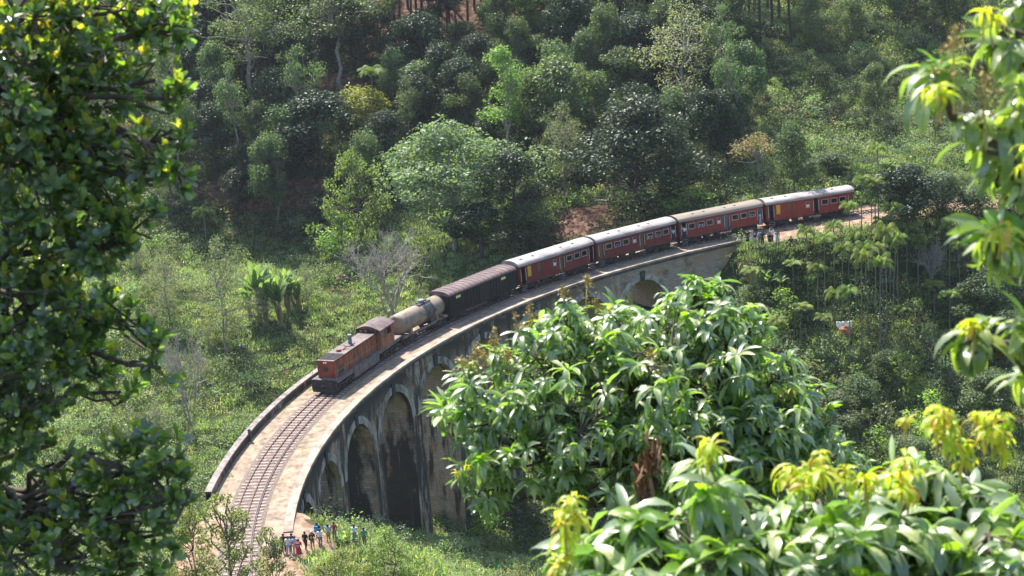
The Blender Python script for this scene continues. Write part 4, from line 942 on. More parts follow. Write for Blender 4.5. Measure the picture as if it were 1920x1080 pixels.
# pines: px, base py, pale?
for i, (bx, by) in enumerate([(601, 85), (684, 70), (731, 100), (754, 96), (776, 118), (793, 45), (813, 110), (861, 122), (880, 80), (949, 66), (1175, 72), (1184, 76), (1249, 40), (1376, 104), (1404, 88), (1426, 92), (1449, 72), (1461, 58), (1482, 94), (1597, 22), (1000, 50), (1215, 50), (1330, 60), (840, 60), (1070, 60), (905, 40), (620, 30), (640, 60), (665, 20), (700, 20), (740, 40), (765, 15), (785, 80), (825, 30), (850, 20), (890, 20), (920, 60), (960, 20), (1020, 20), (1050, 90), (1100, 40), (1150, 20), (1200, 20), (1230, 60), (1290, 20), (1350, 20), (1390, 30), (1415, 30), (1440, 20), (1510, 40), (560, 40), (540, 15), (580, 20), (480, 20), (440, 10)]):
    p = ground_px(bx, by); k = m_per_px(p); plant(('pine', 'pine2')[i % 2], 'pine_tree', p, random.uniform(22, 28), 6.5, 'tall dark trunked pine in the stand along the top of the hillside', 'tree', 'pines standing along the top of the slope')
for bx, by, lab in ((711, 88, 'pale straight trunk left of the dark pines'), (934, 88, 'pale grey trunk left of the light green layered tree'), (975, 90, 'pale brown trunk just right of the pale grey trunk at top'), (1133, 130, 'thin white trunk standing alone at the top centre')):
    p = ground_px(bx, by); plant('slender2', 'pale_trunk_tree', p, 24, 5 if bx != 1133 else 3.5, lab, 'tree')
# areca palms on the right slope
PALMS = [(1515, 572, 440), (1566, 560, 432), (1616, 688, 490), (1569, 692, 556), (1594, 700, 550), (1662, 645, 440), (1683, 575, 452), (1532, 612, 512), (1412, 580, 512), (1500, 650, 582), (1547, 680, 605), (1751, 602, 540), (1690, 660, 585), (1590, 520, 395), (1635, 520, 390), (1655, 560, 425), (1642, 600, 470), (1674, 620, 455), (1605, 590, 450), (1628, 640, 475), (1650, 690, 500), (1668, 560, 400), (1700, 540, 440), (1720, 560, 455), (1580, 620, 470), (1548, 590, 455), (1647, 420, 285), (1665, 440, 330), (1615, 450, 345), (1640, 460, 350), (1780, 560, 430), (1800, 590, 470), (1488, 560, 505), (1690, 480, 360), (1780, 660, 560), (1460, 690, 610)]
PL = {0: 'leftmost tall areca palm, standing just below the person in black', 1: 'thick crowned areca palm directly left of the person sitting in red', 2: 'tall areca palm in front, just right of the white sheet', 3: 'areca palm whose trunk passes left of the white sheet', 4: 'areca palm leaning over the white sheet', 5: 'areca palm with the widest crown in the middle of the grove', 7: 'short areca palm left of the white sheet, lower crown', 8: 'lone small palm on the grassy slope below the trackside crowd', 9: 'small palm low on the slope, second left of the white sheet', 11: 'palm right of the leafless grey shrub', 13: 'palm crown just in front of the last coach rear door', 26: 'highest palm crown on the bank, right of the last coach'}
for i, (bx, by, ty) in enumerate(PALMS):
    p = ground_px(bx, by); k = m_per_px(p)
    plant(('palm', 'palm2')[i % 2], 'palm_tree', p, (by-ty)*k+.5, 3.7*random.uniform(.85, 1.15), PL.get(i, 'slender areca palm deep in the grove on the right slope'), 'palm', 'areca palms on the right slope')
# rounded bushes of the valley at right
VB = [(1750, 700, 110), (1700, 760, 120), (1610, 790, 110), (1560, 840, 120), (1655, 850, 110), (1735, 830, 110), (1830, 640, 150), (1885, 690, 120), (1805, 760, 120), (1460, 640, 110), (1420, 610, 90), (1860, 800, 120), (1520, 760, 100), (1640, 900, 120), (1790, 880, 120), (1700, 920, 120), (1560, 700, 90), (1600, 760, 90), (1660, 730, 90), (1850, 560, 110), (1470, 720, 110), (1400, 690, 100)]
for i, (bx, by, w_) in enumerate(VB):
    plant_px(('shrub', 'shrub2', 'broad', 'broad2')[i % 4], 'valley_bush', bx, by, by-w_*.85, w_, ('bright green rounded bush', 'dark green rounded bush', 'tall leafy bush', 'grey green bush')[(i+1) % 4]+(' under the palm grove' if by < 720 else ' in the low valley at right'), 'bush', 'bushes in the valley at right')
# fillers
def soft(x, y): s_, off = arc_coords(np.array([x]), np.array([y])); return float(soil_mask(np.array([x]), np.array([y]))[0]), float(s_[0]), float(off[0])
cnt = 0; tries = 0
while cnt < 270 and tries < 6000:
    tries += 1; px, py = random.uniform(300, 1920), random.choice((random.uniform(-30, 480), random.uniform(-30, 200)))
    p = ground_px(px, py); so, s_, off = soft(p.x, p.y)
    if p.y < 205 or so > .3 and random.random() < .5 or abs(off) < 6 or (p.y < 234 and p.x < -5) or (p.y < 222 and p.x > 5): continue
    if any((p.x-a)**2+(p.y-b_)**2 < (c*.42+.9)**2 for a, b_, c in PLACED): continue
    if any(a_ == 1 for a_ in ()): continue
    hero_block = any(abs(px-hx) < 45 and 0 < py-hy < 70 for hx, hy in ((474, 212), (645, 172), (710, 264), (955, 332), (1285, 245), (1062, 380)))
    if hero_block or (py < 105 and 560 < px < 920 and random.random() < .85) or (py < 70 and 920 < px < 1360 and random.random() < .5) or (py < 130 and 1355 < px < 1500 and random.random() < .7): continue
    rightside = px > 1380; kd = random.choice(('shrub', 'shrub', 'shrub3', 'shrub2', 'shrub', 'shrub3', 'shrub', 'broad2')) if rightside else random.choice(('broad', 'broad2', 'dark2', 'shrub3', 'dark2', 'dark2', 'broad2', 'slender2', 'shrub3'))
    sz = {'broad': (11, 8), 'broad2': (12.5, 7), 'dark2': (12, 8), 'shrub': (3.6, 5), 'shrub2': (3.5, 4.5), 'shrub3': (5, 6.5), 'slender2': (18, 6)}[kd]; f = random.uniform(.7, 1.2)
    lab, grp = {'shrub': ('leafy bush on the open slope', 'bushes on the hillside'), 'shrub2': ('bright leafy bush on the open slope', 'bright bushes on the hillside'), 'shrub3': ('dark bush under the hillside trees', 'dark bushes under the trees')}.get(kd, ('green forest tree in the dense growth of the hillside', 'forest trees on the hillside'))
    if kd == 'dark2': lab, grp = 'dark leafed forest tree in the dense growth of the hillside', 'dark forest trees on the hillside'
    if kd == 'slender2': lab, grp = 'pale trunked forest tree in the dense growth of the hillside', 'pale trunked forest trees'
    reg = ('among the pine trunks at the top' if py < 110 and 500 < px < 1380 else 'at the top left around the tall pale trunked tree' if py < 160 and px <= 500 else 'on the open slope above the last coach' if px >= 1380 and py < 320 else 'on the slope around the hill path' if px < 700 and py < 300
           else 'in the middle of the hillside' if px < 1100 and py < 300 else 'around the big dark glossy tree' if px < 1380 and py < 300 else 'on the dark bank above the meadow' if px < 700 else 'close behind the black van and first coach' if px < 1100 else 'close behind the coaches and palms')
    lab = {'shrub': 'leafy bush', 'shrub2': 'bright green leafy bush', 'shrub3': 'dark shaded bush', 'dark2': 'dark leafed forest tree', 'slender2': 'pale trunked forest tree'}.get(kd, 'mid green forest tree')+' '+reg; grp = lab.replace('bush ', 'bushes ').replace('tree ', 'trees ', 1)
    PLACED.append((p.x, p.y, sz[1]/2*f)); p.z -= .3
    plant(kd, 'bush' if 'shrub' in kd else 'forest_tree', p, sz[0]*f, sz[1]*f, lab, 'bush' if 'shrub' in kd else 'tree', grp); cnt += 1

# ------------------------------------------------------------------ ground cover (uncountable)
def gn_stuff(name, pts, rots, scs, idxs, meshes, label_kind='stuff'):
    pc = bpy.data.collections.new(name+'_sources')
    for i, m_ in enumerate(meshes):
        o = bpy.data.objects.new('%s_source_%d' % (name, i), m_); pc.objects.link(o)
    me = bpy.data.meshes.new(name); me.vertices.add(len(pts)); me.vertices.foreach_set('co', np.asarray(pts, np.float32).ravel())
    a = me.attributes.new('rot', 'FLOAT_VECTOR', 'POINT'); a.data.foreach_set('vector', np.asarray(rots, np.float32).ravel())
    a = me.attributes.new('sc', 'FLOAT_VECTOR', 'POINT'); a.data.foreach_set('vector', np.asarray(scs, np.float32).ravel())
    a = me.attributes.new('idx', 'INT', 'POINT'); a.data.foreach_set('value', np.asarray(idxs, np.int32))
    o = bpy.data.objects.new(name, me); COL.objects.link(o); tag(o, kind='stuff')
    ng = bpy.data.node_groups.new(name, 'GeometryNodeTree'); ng.interface.new_socket('Geometry', in_out='INPUT', socket_type='NodeSocketGeometry'); ng.interface.new_socket('Geometry', in_out='OUTPUT', socket_type='NodeSocketGeometry')
    N, L = ng.nodes, ng.links; gi = N.new('NodeGroupInput'); go = N.new('NodeGroupOutput'); ip = N.new('GeometryNodeInstanceOnPoints'); ci = N.new('GeometryNodeCollectionInfo')
    ci.inputs['Collection'].default_value = pc; ci.inputs['Separate Children'].default_value = True; ci.inputs['Reset Children'].default_value = True
    def na(n_, t_):
        q = N.new('GeometryNodeInputNamedAttribute'); q.data_type = t_; q.inputs['Name'].default_value = n_; return q.outputs['Attribute']
    L.new(gi.outputs[0], ip.inputs['Points']); L.new(ci.outputs[0], ip.inputs['Instance']); ip.inputs['Pick Instance'].default_value = True
    L.new(na('idx', 'INT'), ip.inputs['Instance Index']); L.new(na('rot', 'FLOAT_VECTOR'), ip.inputs['Rotation']); L.new(na('sc', 'FLOAT_VECTOR'), ip.inputs['Scale'])
    L.new(ip.outputs[0], go.inputs[0]); md = o.modifiers.new('instances', 'NODES'); md.node_group = ng
    return o
def tuft(seed, n, r, h, lm_, wd=.05):
    rng = np.random.default_rng(seed); V = []; F_ = []
    a = rng.uniform(0, 6.28, n); rr = r*np.sqrt(rng.random(n)); base = np.stack([rr*np.cos(a), rr*np.sin(a), -.1*np.ones(n)], 1); b_ = rng.uniform(0, 6.28, n)
    lean = np.stack([np.cos(b_), np.sin(b_), np.zeros(n)], 1)*rng.uniform(.1, .6, n)[:, None]*h; hh = h*rng.uniform(.5, 1.1, n); side = np.stack([-np.sin(b_), np.cos(b_), 0*b_], 1)*wd
    tip = base+lean+np.stack([0*a, 0*a, hh], 1); mid = base+lean*.35+np.stack([0*a, 0*a, hh*.6], 1)
    V = np.stack([base-side, base+side, mid+side, mid-side, mid-side, mid+side, tip+side*.15, tip-side*.15], 1).reshape(-1, 3)
    me = fast_mesh('grass_tuft', V, np.arange(len(V)).reshape(-1, 4)); me.materials.append(lm_); return me
def clump(seed, lm_, w_=1.6, h=1.0, nc=7, leaf=.2, per=60):
    rng = np.random.default_rng(seed); cc = [np.array([rng.normal()*w_*.35, rng.normal()*w_*.35, h*rng.uniform(.15, .75)]) for _ in range(nc)]
    V, F_ = clusters_crown(rng, cc, [rng.uniform(.35, .6)*w_*.6 for _ in cc], per, leaf, flat=.7); me = fast_mesh('shrub_clump', V, F_); me.materials.append(lm_); return me
def scatter(n, accept, y0=96, y1=330, pxr=(-60, 1980), pyr=(-60, 1130)):
    """points spread over the visible land, evenly over the ground"""
    X = RNG.uniform(-85, 140, n); Y = RNG.uniform(y0, y1, n); Z = H(X, Y)
    P = np.stack([X, Y, Z-CAM_H], 1); F3 = np.array(FWD); d = P@F3; u = 960+F_PX*(P@np.array(CX))/d; v = 540-F_PX*(P@np.array(CY))/d
    k = (u > pxr[0]) & (u < pxr[1]) & (v > pyr[0]) & (v < pyr[1]); X, Y, Z = X[k], Y[k], Z[k]; u, v = u[k], v[k]
    s_, off = arc_coords(X, Y); soil = np.maximum(soil_mask(X, Y), path_mask(X, Y))
    ok = ~((np.abs(off) < 4.4) & (s_ > -60) & ((s_ < 1) | (s_ > 101))) & (~((s_ > 101.5) & (off < 0) & (off > np.where(s_ < 124, -8.3, -6.0))))
    q = ok & accept(X, Y, Z, u, v, soil, s_, off)
    return X[q], Y[q], Z[q]
def stuff_from(name, X, Y, Z, meshes, smin, smax, zr=(.7, 1.3)):
    n = len(X); rot = np.stack([RNG.normal(size=n)*.12, RNG.normal(size=n)*.12, RNG.uniform(0, 6.28, n)], 1); s_ = RNG.uniform(smin, smax, n); sc = np.stack([s_, s_, s_*RNG.uniform(*zr, n)], 1)
    return gn_stuff(name, np.stack([X, Y, Z-.05], 1), rot, sc, RNG.integers(0, len(meshes), n), meshes)
nzf = lambda X, Y, sc, k: noise2(X, Y, sc, k)
def acc_grass(X, Y, Z, u, v, so, s_, off): return (so < .45+.2*RNG.random(len(X))) & (((Y < 236) & (off > 0) & (X < 0)) | (Y < 180) | (u > 1380)) & (nzf(X, Y, .12, 4) > -.5)
def acc_shrub(X, Y, Z, u, v, so, s_, off): return (so < .5) & ~((Y < 158) & (X > -19) & (X < 12) & (RNG.random(len(X)) < .8)) & (((Y < 236) & (nzf(X, Y, .16, 9)+.5*nzf(X, Y, .5, 1) > .0-.5*((u > 1400))-.35*(v > 620)) & ~((u > 400) & (u < 700) & (v > 480) & (v < 680) & (RNG.random(len(X)) < .6))) | ((Y >= 230) & (u > 1350) & (nzf(X, Y, .1, 2) > -.55)))
def acc_under(X, Y, Z, u, v, so, s_, off): return (Y > 205) & (so < .5+.3*RNG.random(len(X))) & (((u < 1400)) | (nzf(X, Y, .1, 2) < .1)) & ((Y > 232) | (X > 0))
wn_ = 900; ws = RNG.uniform(-8, 97, wn_); wo = np.where(RNG.random(wn_) < .6, RNG.uniform(2.0, 3.35, wn_), RNG.uniform(-3.1, -1.7, wn_)); kk_ = noise2(ws, wo*3, .35, 6) > .35; wp = np.array([tuple(frame(a, b_, .03)) for a, b_ in zip(ws[kk_], wo[kk_])])
stuff_from('trackside_weeds', wp[:, 0], wp[:, 1], wp[:, 2], [tuft(95, 24, .25, .16, L_PALEG, .02), tuft(96, 24, .3, .2, L_GRASS, .02)], .5, 1.2)
tufts = [tuft(60+i, 46, .6, .42, L_GRASS, .028) for i in range(3)]+[tuft(65, 40, .6, .5, L_PALEG, .025), clump(66, L_PALEG, w_=1.1, h=.5, nc=5, leaf=.13, per=90), clump(67, L_GRASS, w_=1.2, h=.6, nc=5, leaf=.15, per=80)]
stuff_from('meadow_grass', *scatter(60000, acc_grass), tufts, .9, 1.9)
stuff_from('shrub_undergrowth', *scatter(52000, acc_shrub), [clump(70+i, L_SHRUB) for i in range(4)]+[clump(76, L_BRIGHT), clump(77, L_PALE), clump(78, L_PALEG, leaf=.15), clump(79, L_PALE, w_=2., h=1.6), clump(74, L_DRYG, leaf=.14), clump(75, L_UNDER), clump(73, L_UNDER, w_=2.2, h=1.8)], .5, 1.8)
def acc_slope(X, Y, Z, u, v, so, s_, off): return (so < .6) & (u > 1280) & (Y < 203) & (off < -4) & (v < 700) & (nzf(X, Y, .2, 11) > -.6)
stuff_from('slope_undergrowth', *scatter(30000, acc_slope), [clump(90, L_BRIGHT), clump(91, L_PALEG, leaf=.16), clump(92, L_SHRUB), clump(93, L_GRASS, leaf=.16)], .5, 1.3)
stuff_from('forest_undergrowth', *scatter(26000, acc_under), [clump(80+i, L_UNDER, leaf=.24) for i in range(4)]+[clump(86, L_DARK), clump(87, L_MID), clump(88, L_DRYG)], .8, 2.2)
# ------------------------------------------------------------------ foreground trees
def leafmat_near(name, cols, rough, trans, tcol, spec=.6, rib=(.16, .2, .06), objvar=0):
    m, N, L, P = mk(name)
    g = N.new('ShaderNodeNewGeometry'); r = ramp(N, [(i/(len(cols)-1), c) for i, c in enumerate(cols)]); L.new(g.outputs['Random Per Island'], r.inputs[0])
    uv = N.new('ShaderNodeUVMap'); sx = N.new('ShaderNodeSeparateXYZ'); L.new(uv.outputs[0], sx.inputs[0])
    ab = N.new('ShaderNodeMath'); ab.operation = 'ABSOLUTE'; L.new(sx.outputs[0], ab.inputs[0])
    lt = N.new('ShaderNodeMapRange'); lt.inputs[1].default_value = .05; lt.inputs[2].default_value = .13; lt.inputs[3].default_value = .7; lt.inputs[4].default_value = 0; L.new(ab.outputs[0], lt.inputs[0])
    tc = N.new('ShaderNodeTexCoord'); nz = N.new('ShaderNodeTexNoise'); nz.inputs['Scale'].default_value = 18; nz.inputs['Detail'].default_value = 3; L.new(tc.outputs['Object'], nz.inputs[0])
    hs = N.new('ShaderNodeHueSaturation'); mr = N.new('ShaderNodeMapRange'); mr.inputs[3].default_value = .6; mr.inputs[4].default_value = 1.4; L.new(nz.outputs[0], mr.inputs[0]); L.new(mr.outputs[0], hs.inputs['Value']); L.new(r.outputs[0], hs.inputs['Color'])
    mx0 = N.new('ShaderNodeMix'); mx0.data_type = 'RGBA'; L.new(lt.outputs[0], mx0.inputs[0]); L.new(hs.outputs[0], mx0.inputs[6]); mx0.inputs[7].default_value = (*rib, 1)
    c = mx0.outputs[2]; L.new(c, P.inputs['Base Color']); P.inputs['Roughness'].default_value = rough; P.inputs['Specular IOR Level'].default_value = spec; P.inputs['IOR'].default_value = 1.65
    t = N.new('ShaderNodeBsdfTranslucent'); mc = N.new('ShaderNodeMix'); mc.data_type = 'RGBA'; mc.blend_type = 'MULTIPLY'; mc.inputs[0].default_value = 1; L.new(c, mc.inputs[6]); mc.inputs[7].default_value = (*tcol, 1); L.new(mc.outputs[2], t.inputs[0])
    mx = N.new('ShaderNodeMixShader'); mx.inputs[0].default_value = trans; L.new(P.outputs[0], mx.inputs[1]); L.new(t.outputs[0], mx.inputs[2]); L.new(mx.outputs[0], N['Material Output'].inputs[0])
    return m
def leaves_np(P, d0, side, L, W, curve, prof, fold=.25, nst=6, wave=0., rng=RNG):
    n = len(P); t = np.linspace(0, 1, nst); g = np.array([0, 0, -1.]); g = unit(g-(d0@g)[:, None]*d0)
    side = unit(side-(side*d0).sum(1)[:, None]*d0); pos = P.copy(); out = []
    for i, ti in enumerate(t):
        a = (curve*ti)[:, None]; d = d0*np.cos(a)+g*np.sin(a)
        if i: pos = pos+d*(L/(nst-1))[:, None]
        nrm = np.cross(d, side); w_ = (W*prof(ti))[:, None]/2; wv = wave*np.sin(ti*9+P[:, :1]*40)*w_
        out += [pos-side*w_+nrm*(w_*fold+wv), pos, pos+side*w_+nrm*(w_*fold-wv)]
    V = np.stack(out, 1); F_ = []
    for i in range(nst-1):
        a = 3*i; F_ += [[a, a+1, a+4, a+3], [a+1, a+2, a+5, a+4]]
    F_ = np.array(F_); Fq = (np.arange(n)[:, None, None]*3*nst+F_[None]).reshape(-1, 4)
    u = np.tile(np.array([-1, 0, 1.]), nst); vv = np.repeat(t, 3); UV = np.tile(np.stack([u, vv], 1)[F_.ravel()], (n, 1))
    return V.reshape(-1, 3), Fq, UV
def merge(parts):
    V = []; F_ = []; U = []; o = 0
    for v, f, u in parts: V.append(v); F_.append(f+o); U.append(u); o += len(v)
    return np.concatenate(V), np.concatenate(F_), np.concatenate(U)
P_LANCE = lambda t: max(.03, math.sin(math.pi*min(1, t*.93+.04))**.85)
P_OBOV = lambda t: max(.05, (math.sin(math.pi*min(1, (t*.88+.03))**1.5))**.75)
M_MANGO = leafmat_near('mango_leaves', [(0.112, 0.159, 0.084), (0.170, 0.224, 0.118), (0.236, 0.290, 0.146), (0.327, 0.372, 0.170), (0.433, 0.441, 0.187)], .40, .34, (1.8, 2.6, .7), spec=1.0)
M_MANGOY = leafmat_near('young_mango_leaves', [(0.297, 0.486, 0.054), (0.513, 0.594, 0.068), (0.600, 0.594, 0.081), (0.600, 0.351, 0.081)], .45, .55, (1.3, 1.4, .4), spec=.4, rib=(.5, .5, .15))
M_LIGHTG = leafmat_near('fresh_green_leaves', [(.10, .22, .02), (.17, .32, .03), (.26, .38, .05)], .4, .5, (1.6, 1.7, .5), spec=.5)
M_MANGOP = leafmat_near('paler_mango_leaves', [(0.135, 0.188, 0.077), (0.210, 0.272, 0.095), (0.305, 0.358, 0.119), (0.410, 0.445, 0.144)], .36, .45, (1.6, 1.9, .6), spec=1.0)
M_OB = leafmat_near('dark_glossy_leaves', [(0.044, 0.064, 0.033), (0.083, 0.112, 0.052), (0.139, 0.177, 0.075), (0.267, 0.309, 0.122)], .36, .36, (2.0, 3.0, .5), spec=.9)
M_OBY = leafmat_near('new_yellow_green_leaves', [(0.156, 0.236, 0.051), (0.260, 0.347, 0.076), (0.359, 0.408, 0.096), (0.418, 0.296, 0.093)], .4, .6, (1.6, 1.6, .4), spec=.5)
M_DRY = leafmat_near('dead_brown_leaves', [(.14, .06, .03), (.25, .13, .07), (.34, .22, .13)], .7, .2, (1, 1, 1), spec=.2)
M_TWIG = mat('green_brown_twig', (.05, .045, .02), (.14, .11, .06), .8, 20)
M_BARKN = mat('foreground_bark', (.05, .038, .03), (.16, .12, .10), .9, 8, bump=.4)
M_FLOW = mat('flower_panicle', (.30, .20, .07), (.50, .40, .12), .8, 30)
def sample_blob(b, n, rng, shell=.55, dz=1.0):
    px, py, r, d = b[:4]; rm = r*d/F_PX; c = np.array(near_px(px, py, d)); q = unit(rng.normal(size=(n, 3)))*(rng.uniform(shell**3, 1, n)**(1/3))[:, None]*rm
    q[:, 1] *= b[4] if len(b) > 4 else 1.3
    return c, c+q, q/rm
def whorl_leaves(tips, axes, nl, L, W, prof, spread, curve, fold, rng, wave=0., upb=0.):
    n = len(tips); T = np.repeat(tips, nl, 0); A = np.repeat(axes, nl, 0); k = np.tile(np.arange(nl), n); ph = k*2.39996+np.repeat(rng.uniform(0, 6.28, n), nl)
    ref = np.where(np.abs(A[:, 2:3]) < .9, np.array([[0, 0, 1.]]), np.array([[1., 0, 0]])); u = unit(np.cross(A, ref)); v = np.cross(A, u)
    th = rng.uniform(*spread, n*nl); rad = u*np.cos(ph)[:, None]+v*np.sin(ph)[:, None]; d0 = unit(A*np.cos(th)[:, None]+rad*np.sin(th)[:, None]+np.array([0, 0, upb]))
    side = np.cross(A, rad)+rng.normal(size=(n*nl, 3))*.25; sz = np.repeat(rng.uniform(.65, 1.15, n), nl); Ls = L*rng.uniform(.45, 1.15, n*nl)*sz; Ws = W*rng.uniform(.7, 1.15, n*nl)*sz**.5
    return leaves_np(T-A*(L*.25*rng.random(n*nl))[:, None], d0, side, Ls, Ws, rng.uniform(*curve, n*nl), prof, fold, wave=wave, rng=rng)
def near_tree(name, label, cat, trunk_px, dist, blobs, dens, kind, seed, new_blobs=(), trunk_r=.14, fork_z=None, hub=None, panicles=(), dead=(), leafL=.20, leafW=.044, nl=12, barkm=None, crownm=None):
    rng = np.random.default_rng(seed); base = near_px(trunk_px[0], trunk_px[1], dist); gz = z1(base.x, base.y); root = empty(name, (base.x, base.y, gz)); tag(root, label, cat); O = np.array([base.x, base.y, gz])
    segs, tpts = limb((base.x, base.y, gz-.4), np.array(base), trunk_r, trunk_r*.55, 8, rng, .05); forks = tpts[4:]
    all_t = []; all_a = []; twigs = []
    for b in blobs:
        c = np.array(near_px(b[0], b[1], b[3])); f = min(forks, key=lambda q: np.linalg.norm(q-c-np.array([0, 0, -.3])) + .2*rng.random())
        s_, bp = limb(f, c, trunk_r*(.33 if kind == 'mango' else .17), .011, 6, rng, .22); segs += s_
        n = max(3, int(dens*(b[2]/100)**2*(b[5] if len(b) > 5 else 1))); c, tips, q = sample_blob(b, n, rng); 
        ax = unit(q*.8+np.array([0, 0, .55])+rng.normal(size=q.shape)*.25); all_t.append(tips); all_a.append(ax)
        subs = [c+(rng.normal(size=3)*b[2]*b[3]/F_PX*.45) for _ in range(max(2, n//8))]
        for sb in subs: s_, _ = limb(bp[-2], sb, .011, .007, 2, rng, .3); segs += s_
        for tp in tips:
            sb = min(subs, key=lambda q_: np.linalg.norm(q_-tp)); s_, _ = limb(sb, tp, .006, .003, 2, rng, .25); twigs += s_
    tips = np.concatenate(all_t); ax = np.concatenate(all_a)
    tv, tf = tubes_np(segs+twigs, 5); me = fast_mesh('branches', tv-O, tf, smooth=True); tr = link('trunk', me, barkm or M_BARKN, root)
    if kind == 'mango':
        v, f, u = whorl_leaves(tips, ax, nl, leafL, leafW, P_LANCE, (.4, 1.8), (.7, 2.5), .3, rng, wave=.2, upb=-.05)
        mt, my = M_MANGO, M_MANGOY
    else:
        v, f, u = whorl_leaves(tips, ax, nl, leafL, leafW, P_OBOV, (.35, 1.25), (-.2, .5), .18, rng)
        mt, my = M_OB, M_OBY
    lk = rng.random(len(tips)) < (.13 if kind == 'mango' else .0)
    me = fast_mesh('foliage', v-O, f, u, smooth=True); link('crown', me, crownm or mt, root)
    if lk.any():
        v, f, u = whorl_leaves(tips[lk]+np.array([0, 0, .03]), ax[lk], 7, leafL*.8, leafW, P_LANCE, (.3, 1.4), (.4, 1.8), .3, rng, wave=.1); link('fresh_leaves', fast_mesh('fresh_leaves', v-O, f, u, smooth=True), M_LIGHTG, root)
    parts = []
    if kind != 'mango':
        up = q_ = ax[:, 2] > .35; sel = (rng.random(len(tips)) < (.35+.9*np.clip(noise2(tips[:, 0]*9, tips[:, 2]*9, 1.0, 3)+.25+.25*(tips[:, 2]-42.5), 0, 1)))&up
        parts.append(whorl_leaves(tips[sel]+ax[sel]*.02+np.array([0, 0, .035]), unit(ax[sel]+np.array([0, 0, .8])), 4, leafL*.85, leafW*1.0, P_OBOV, (.12, .75), (-.2, .3), .2, rng))
    for b in new_blobs:
        n = b[4]; c, tp, q = sample_blob((b[0], b[1], b[2], b[3], 1.2), n, rng, .2); a_ = unit(np.tile([0, 0, 1.], (n, 1))+rng.normal(size=(n, 3))*.25)
        parts.append(whorl_leaves(tp, a_, 11, leafL*.48, leafW*.40, P_LANCE, (.7, 1.6), (1.2, 2.3), .25, rng, wave=.1))
        for t_ in tp: sv, sf = tubes_np(limb(t_-np.array([0, 0, .12]), t_, .005, .003, 2, rng, .1)[0], 5); link('shoot', fast_mesh('shoot', sv-O, sf, smooth=True), M_FLOW, root)
    if parts:
        v, f, u = merge(parts); link('new_leaves', fast_mesh('new_leaves', v-O, f, u, smooth=True), my, root)
    if panicles:
        for px, py, d in panicles:
            s_ = []; cv = []
            p0 = np.array(near_px(px, py, d)); h = rng.uniform(.14, .24); p1 = p0+np.array([rng.normal()*.04, rng.normal()*.04, h]); s_ += limb(p0-np.array([0, 0, .1]), p1, .006, .002, 3, rng, .1)[0]
            for k in range(26):
                t = rng.uniform(.15, 1); a = p0+(p1-p0)*t; e = a+unit(rng.normal(size=3)+np.array([0, 0, .5]))*(.085*(1.1-t)); s_.append((a, e, .002, .0012)); cv.append(e+rng.normal(size=(7, 3))*.010)
            sv, sf = tubes_np(s_, 4); cp_ = np.concatenate(cv); v, f = cards(cp_, unit(rng.normal(size=(len(cp_), 3))), .016, .011, rng); V = np.concatenate([sv, v]); Fq = np.concatenate([sf, f+len(sv)])
            link('flower_panicle', fast_mesh('flower_panicle', V-O, Fq), M_FLOW, root)
    for px, py, d in dead:
        n = 16; tp = np.array(near_px(px, py, d))+rng.normal(size=(n, 3))*np.array([.035, .05, .09]); a_ = np.tile([0, 0, -1.], (n, 1))+rng.normal(size=(n, 3))*.3
        v, f, u = whorl_leaves(tp, unit(a_), 2, .17, .05, P_LANCE, (.1, .6), (0, .8), 1.2, rng, wave=.4); link('dead_leaves', fast_mesh('dead_leaves', v-O, f, u, smooth=True), M_DRY, root)
    return root
LEFTB = [(-120, 40, 150, 9.2), (-120, 260, 150, 9.2), (-120, 480, 150, 9.2), (-120, 700, 150, 9.2), (-120, 940, 150, 9.2),
 (40, 30, 130, 9), (180, 40, 120, 9.2), (300, 30, 72, 9.4), (345, 55, 34, 9.3, 1, 1.2), (40, 170, 130, 9), (170, 160, 105, 9.2), (290, 150, 62, 9.0), (330, 185, 34, 8.9, 1, 1.3), (120, 270, 100, 9.1), (60, 340, 125, 9), (210, 300, 80, 9.1), (290, 290, 55, 8.8), (330, 330, 36, 8.8, 1, 1.2), (345, 255, 24, 8.8, 1, 1.2), (190, 390, 85, 9.1),
 (50, 470, 130, 9.2), (180, 455, 75, 9), (262, 400, 42, 9), (240, 455, 34, 9), (50, 600, 120, 9), (160, 590, 75, 9.2), (235, 600, 48, 9.1), (275, 650, 40, 9.1), (300, 690, 30, 9.0, 1, .8), (60, 710, 105, 9), (160, 690, 65, 9.3), (225, 735, 34, 9.2, 1, .7), (20, 800, 80, 9.2),
 (290, 850, 58, 8.6), (230, 880, 70, 8.7), (310, 920, 52, 8.6), (345, 935, 26, 8.5, 1, 1.1), (170, 930, 75, 8.9), (250, 970, 75, 8.7), (310, 1000, 40, 8.7, 1, .7), (60, 970, 75, 9.2, 1.8, .6), (50, 1060, 100, 9), (160, 1040, 95, 8.8), (250, 1060, 60, 8.8, 1, .8), (100, 870, 45, 9.2, 1.8, .5)]
near_tree('broadleaf_tree', 'large foreground tree at the left edge with dark glossy oval leaves and yellow new tips', 'tree', (-230, -150), 9.6, [(b_[0], b_[1], b_[2]*.9)+tuple(b_[3:]) for b_ in LEFTB], 66, 'ob', 101, leafL=.10, leafW=.041, nl=9, trunk_r=.22)
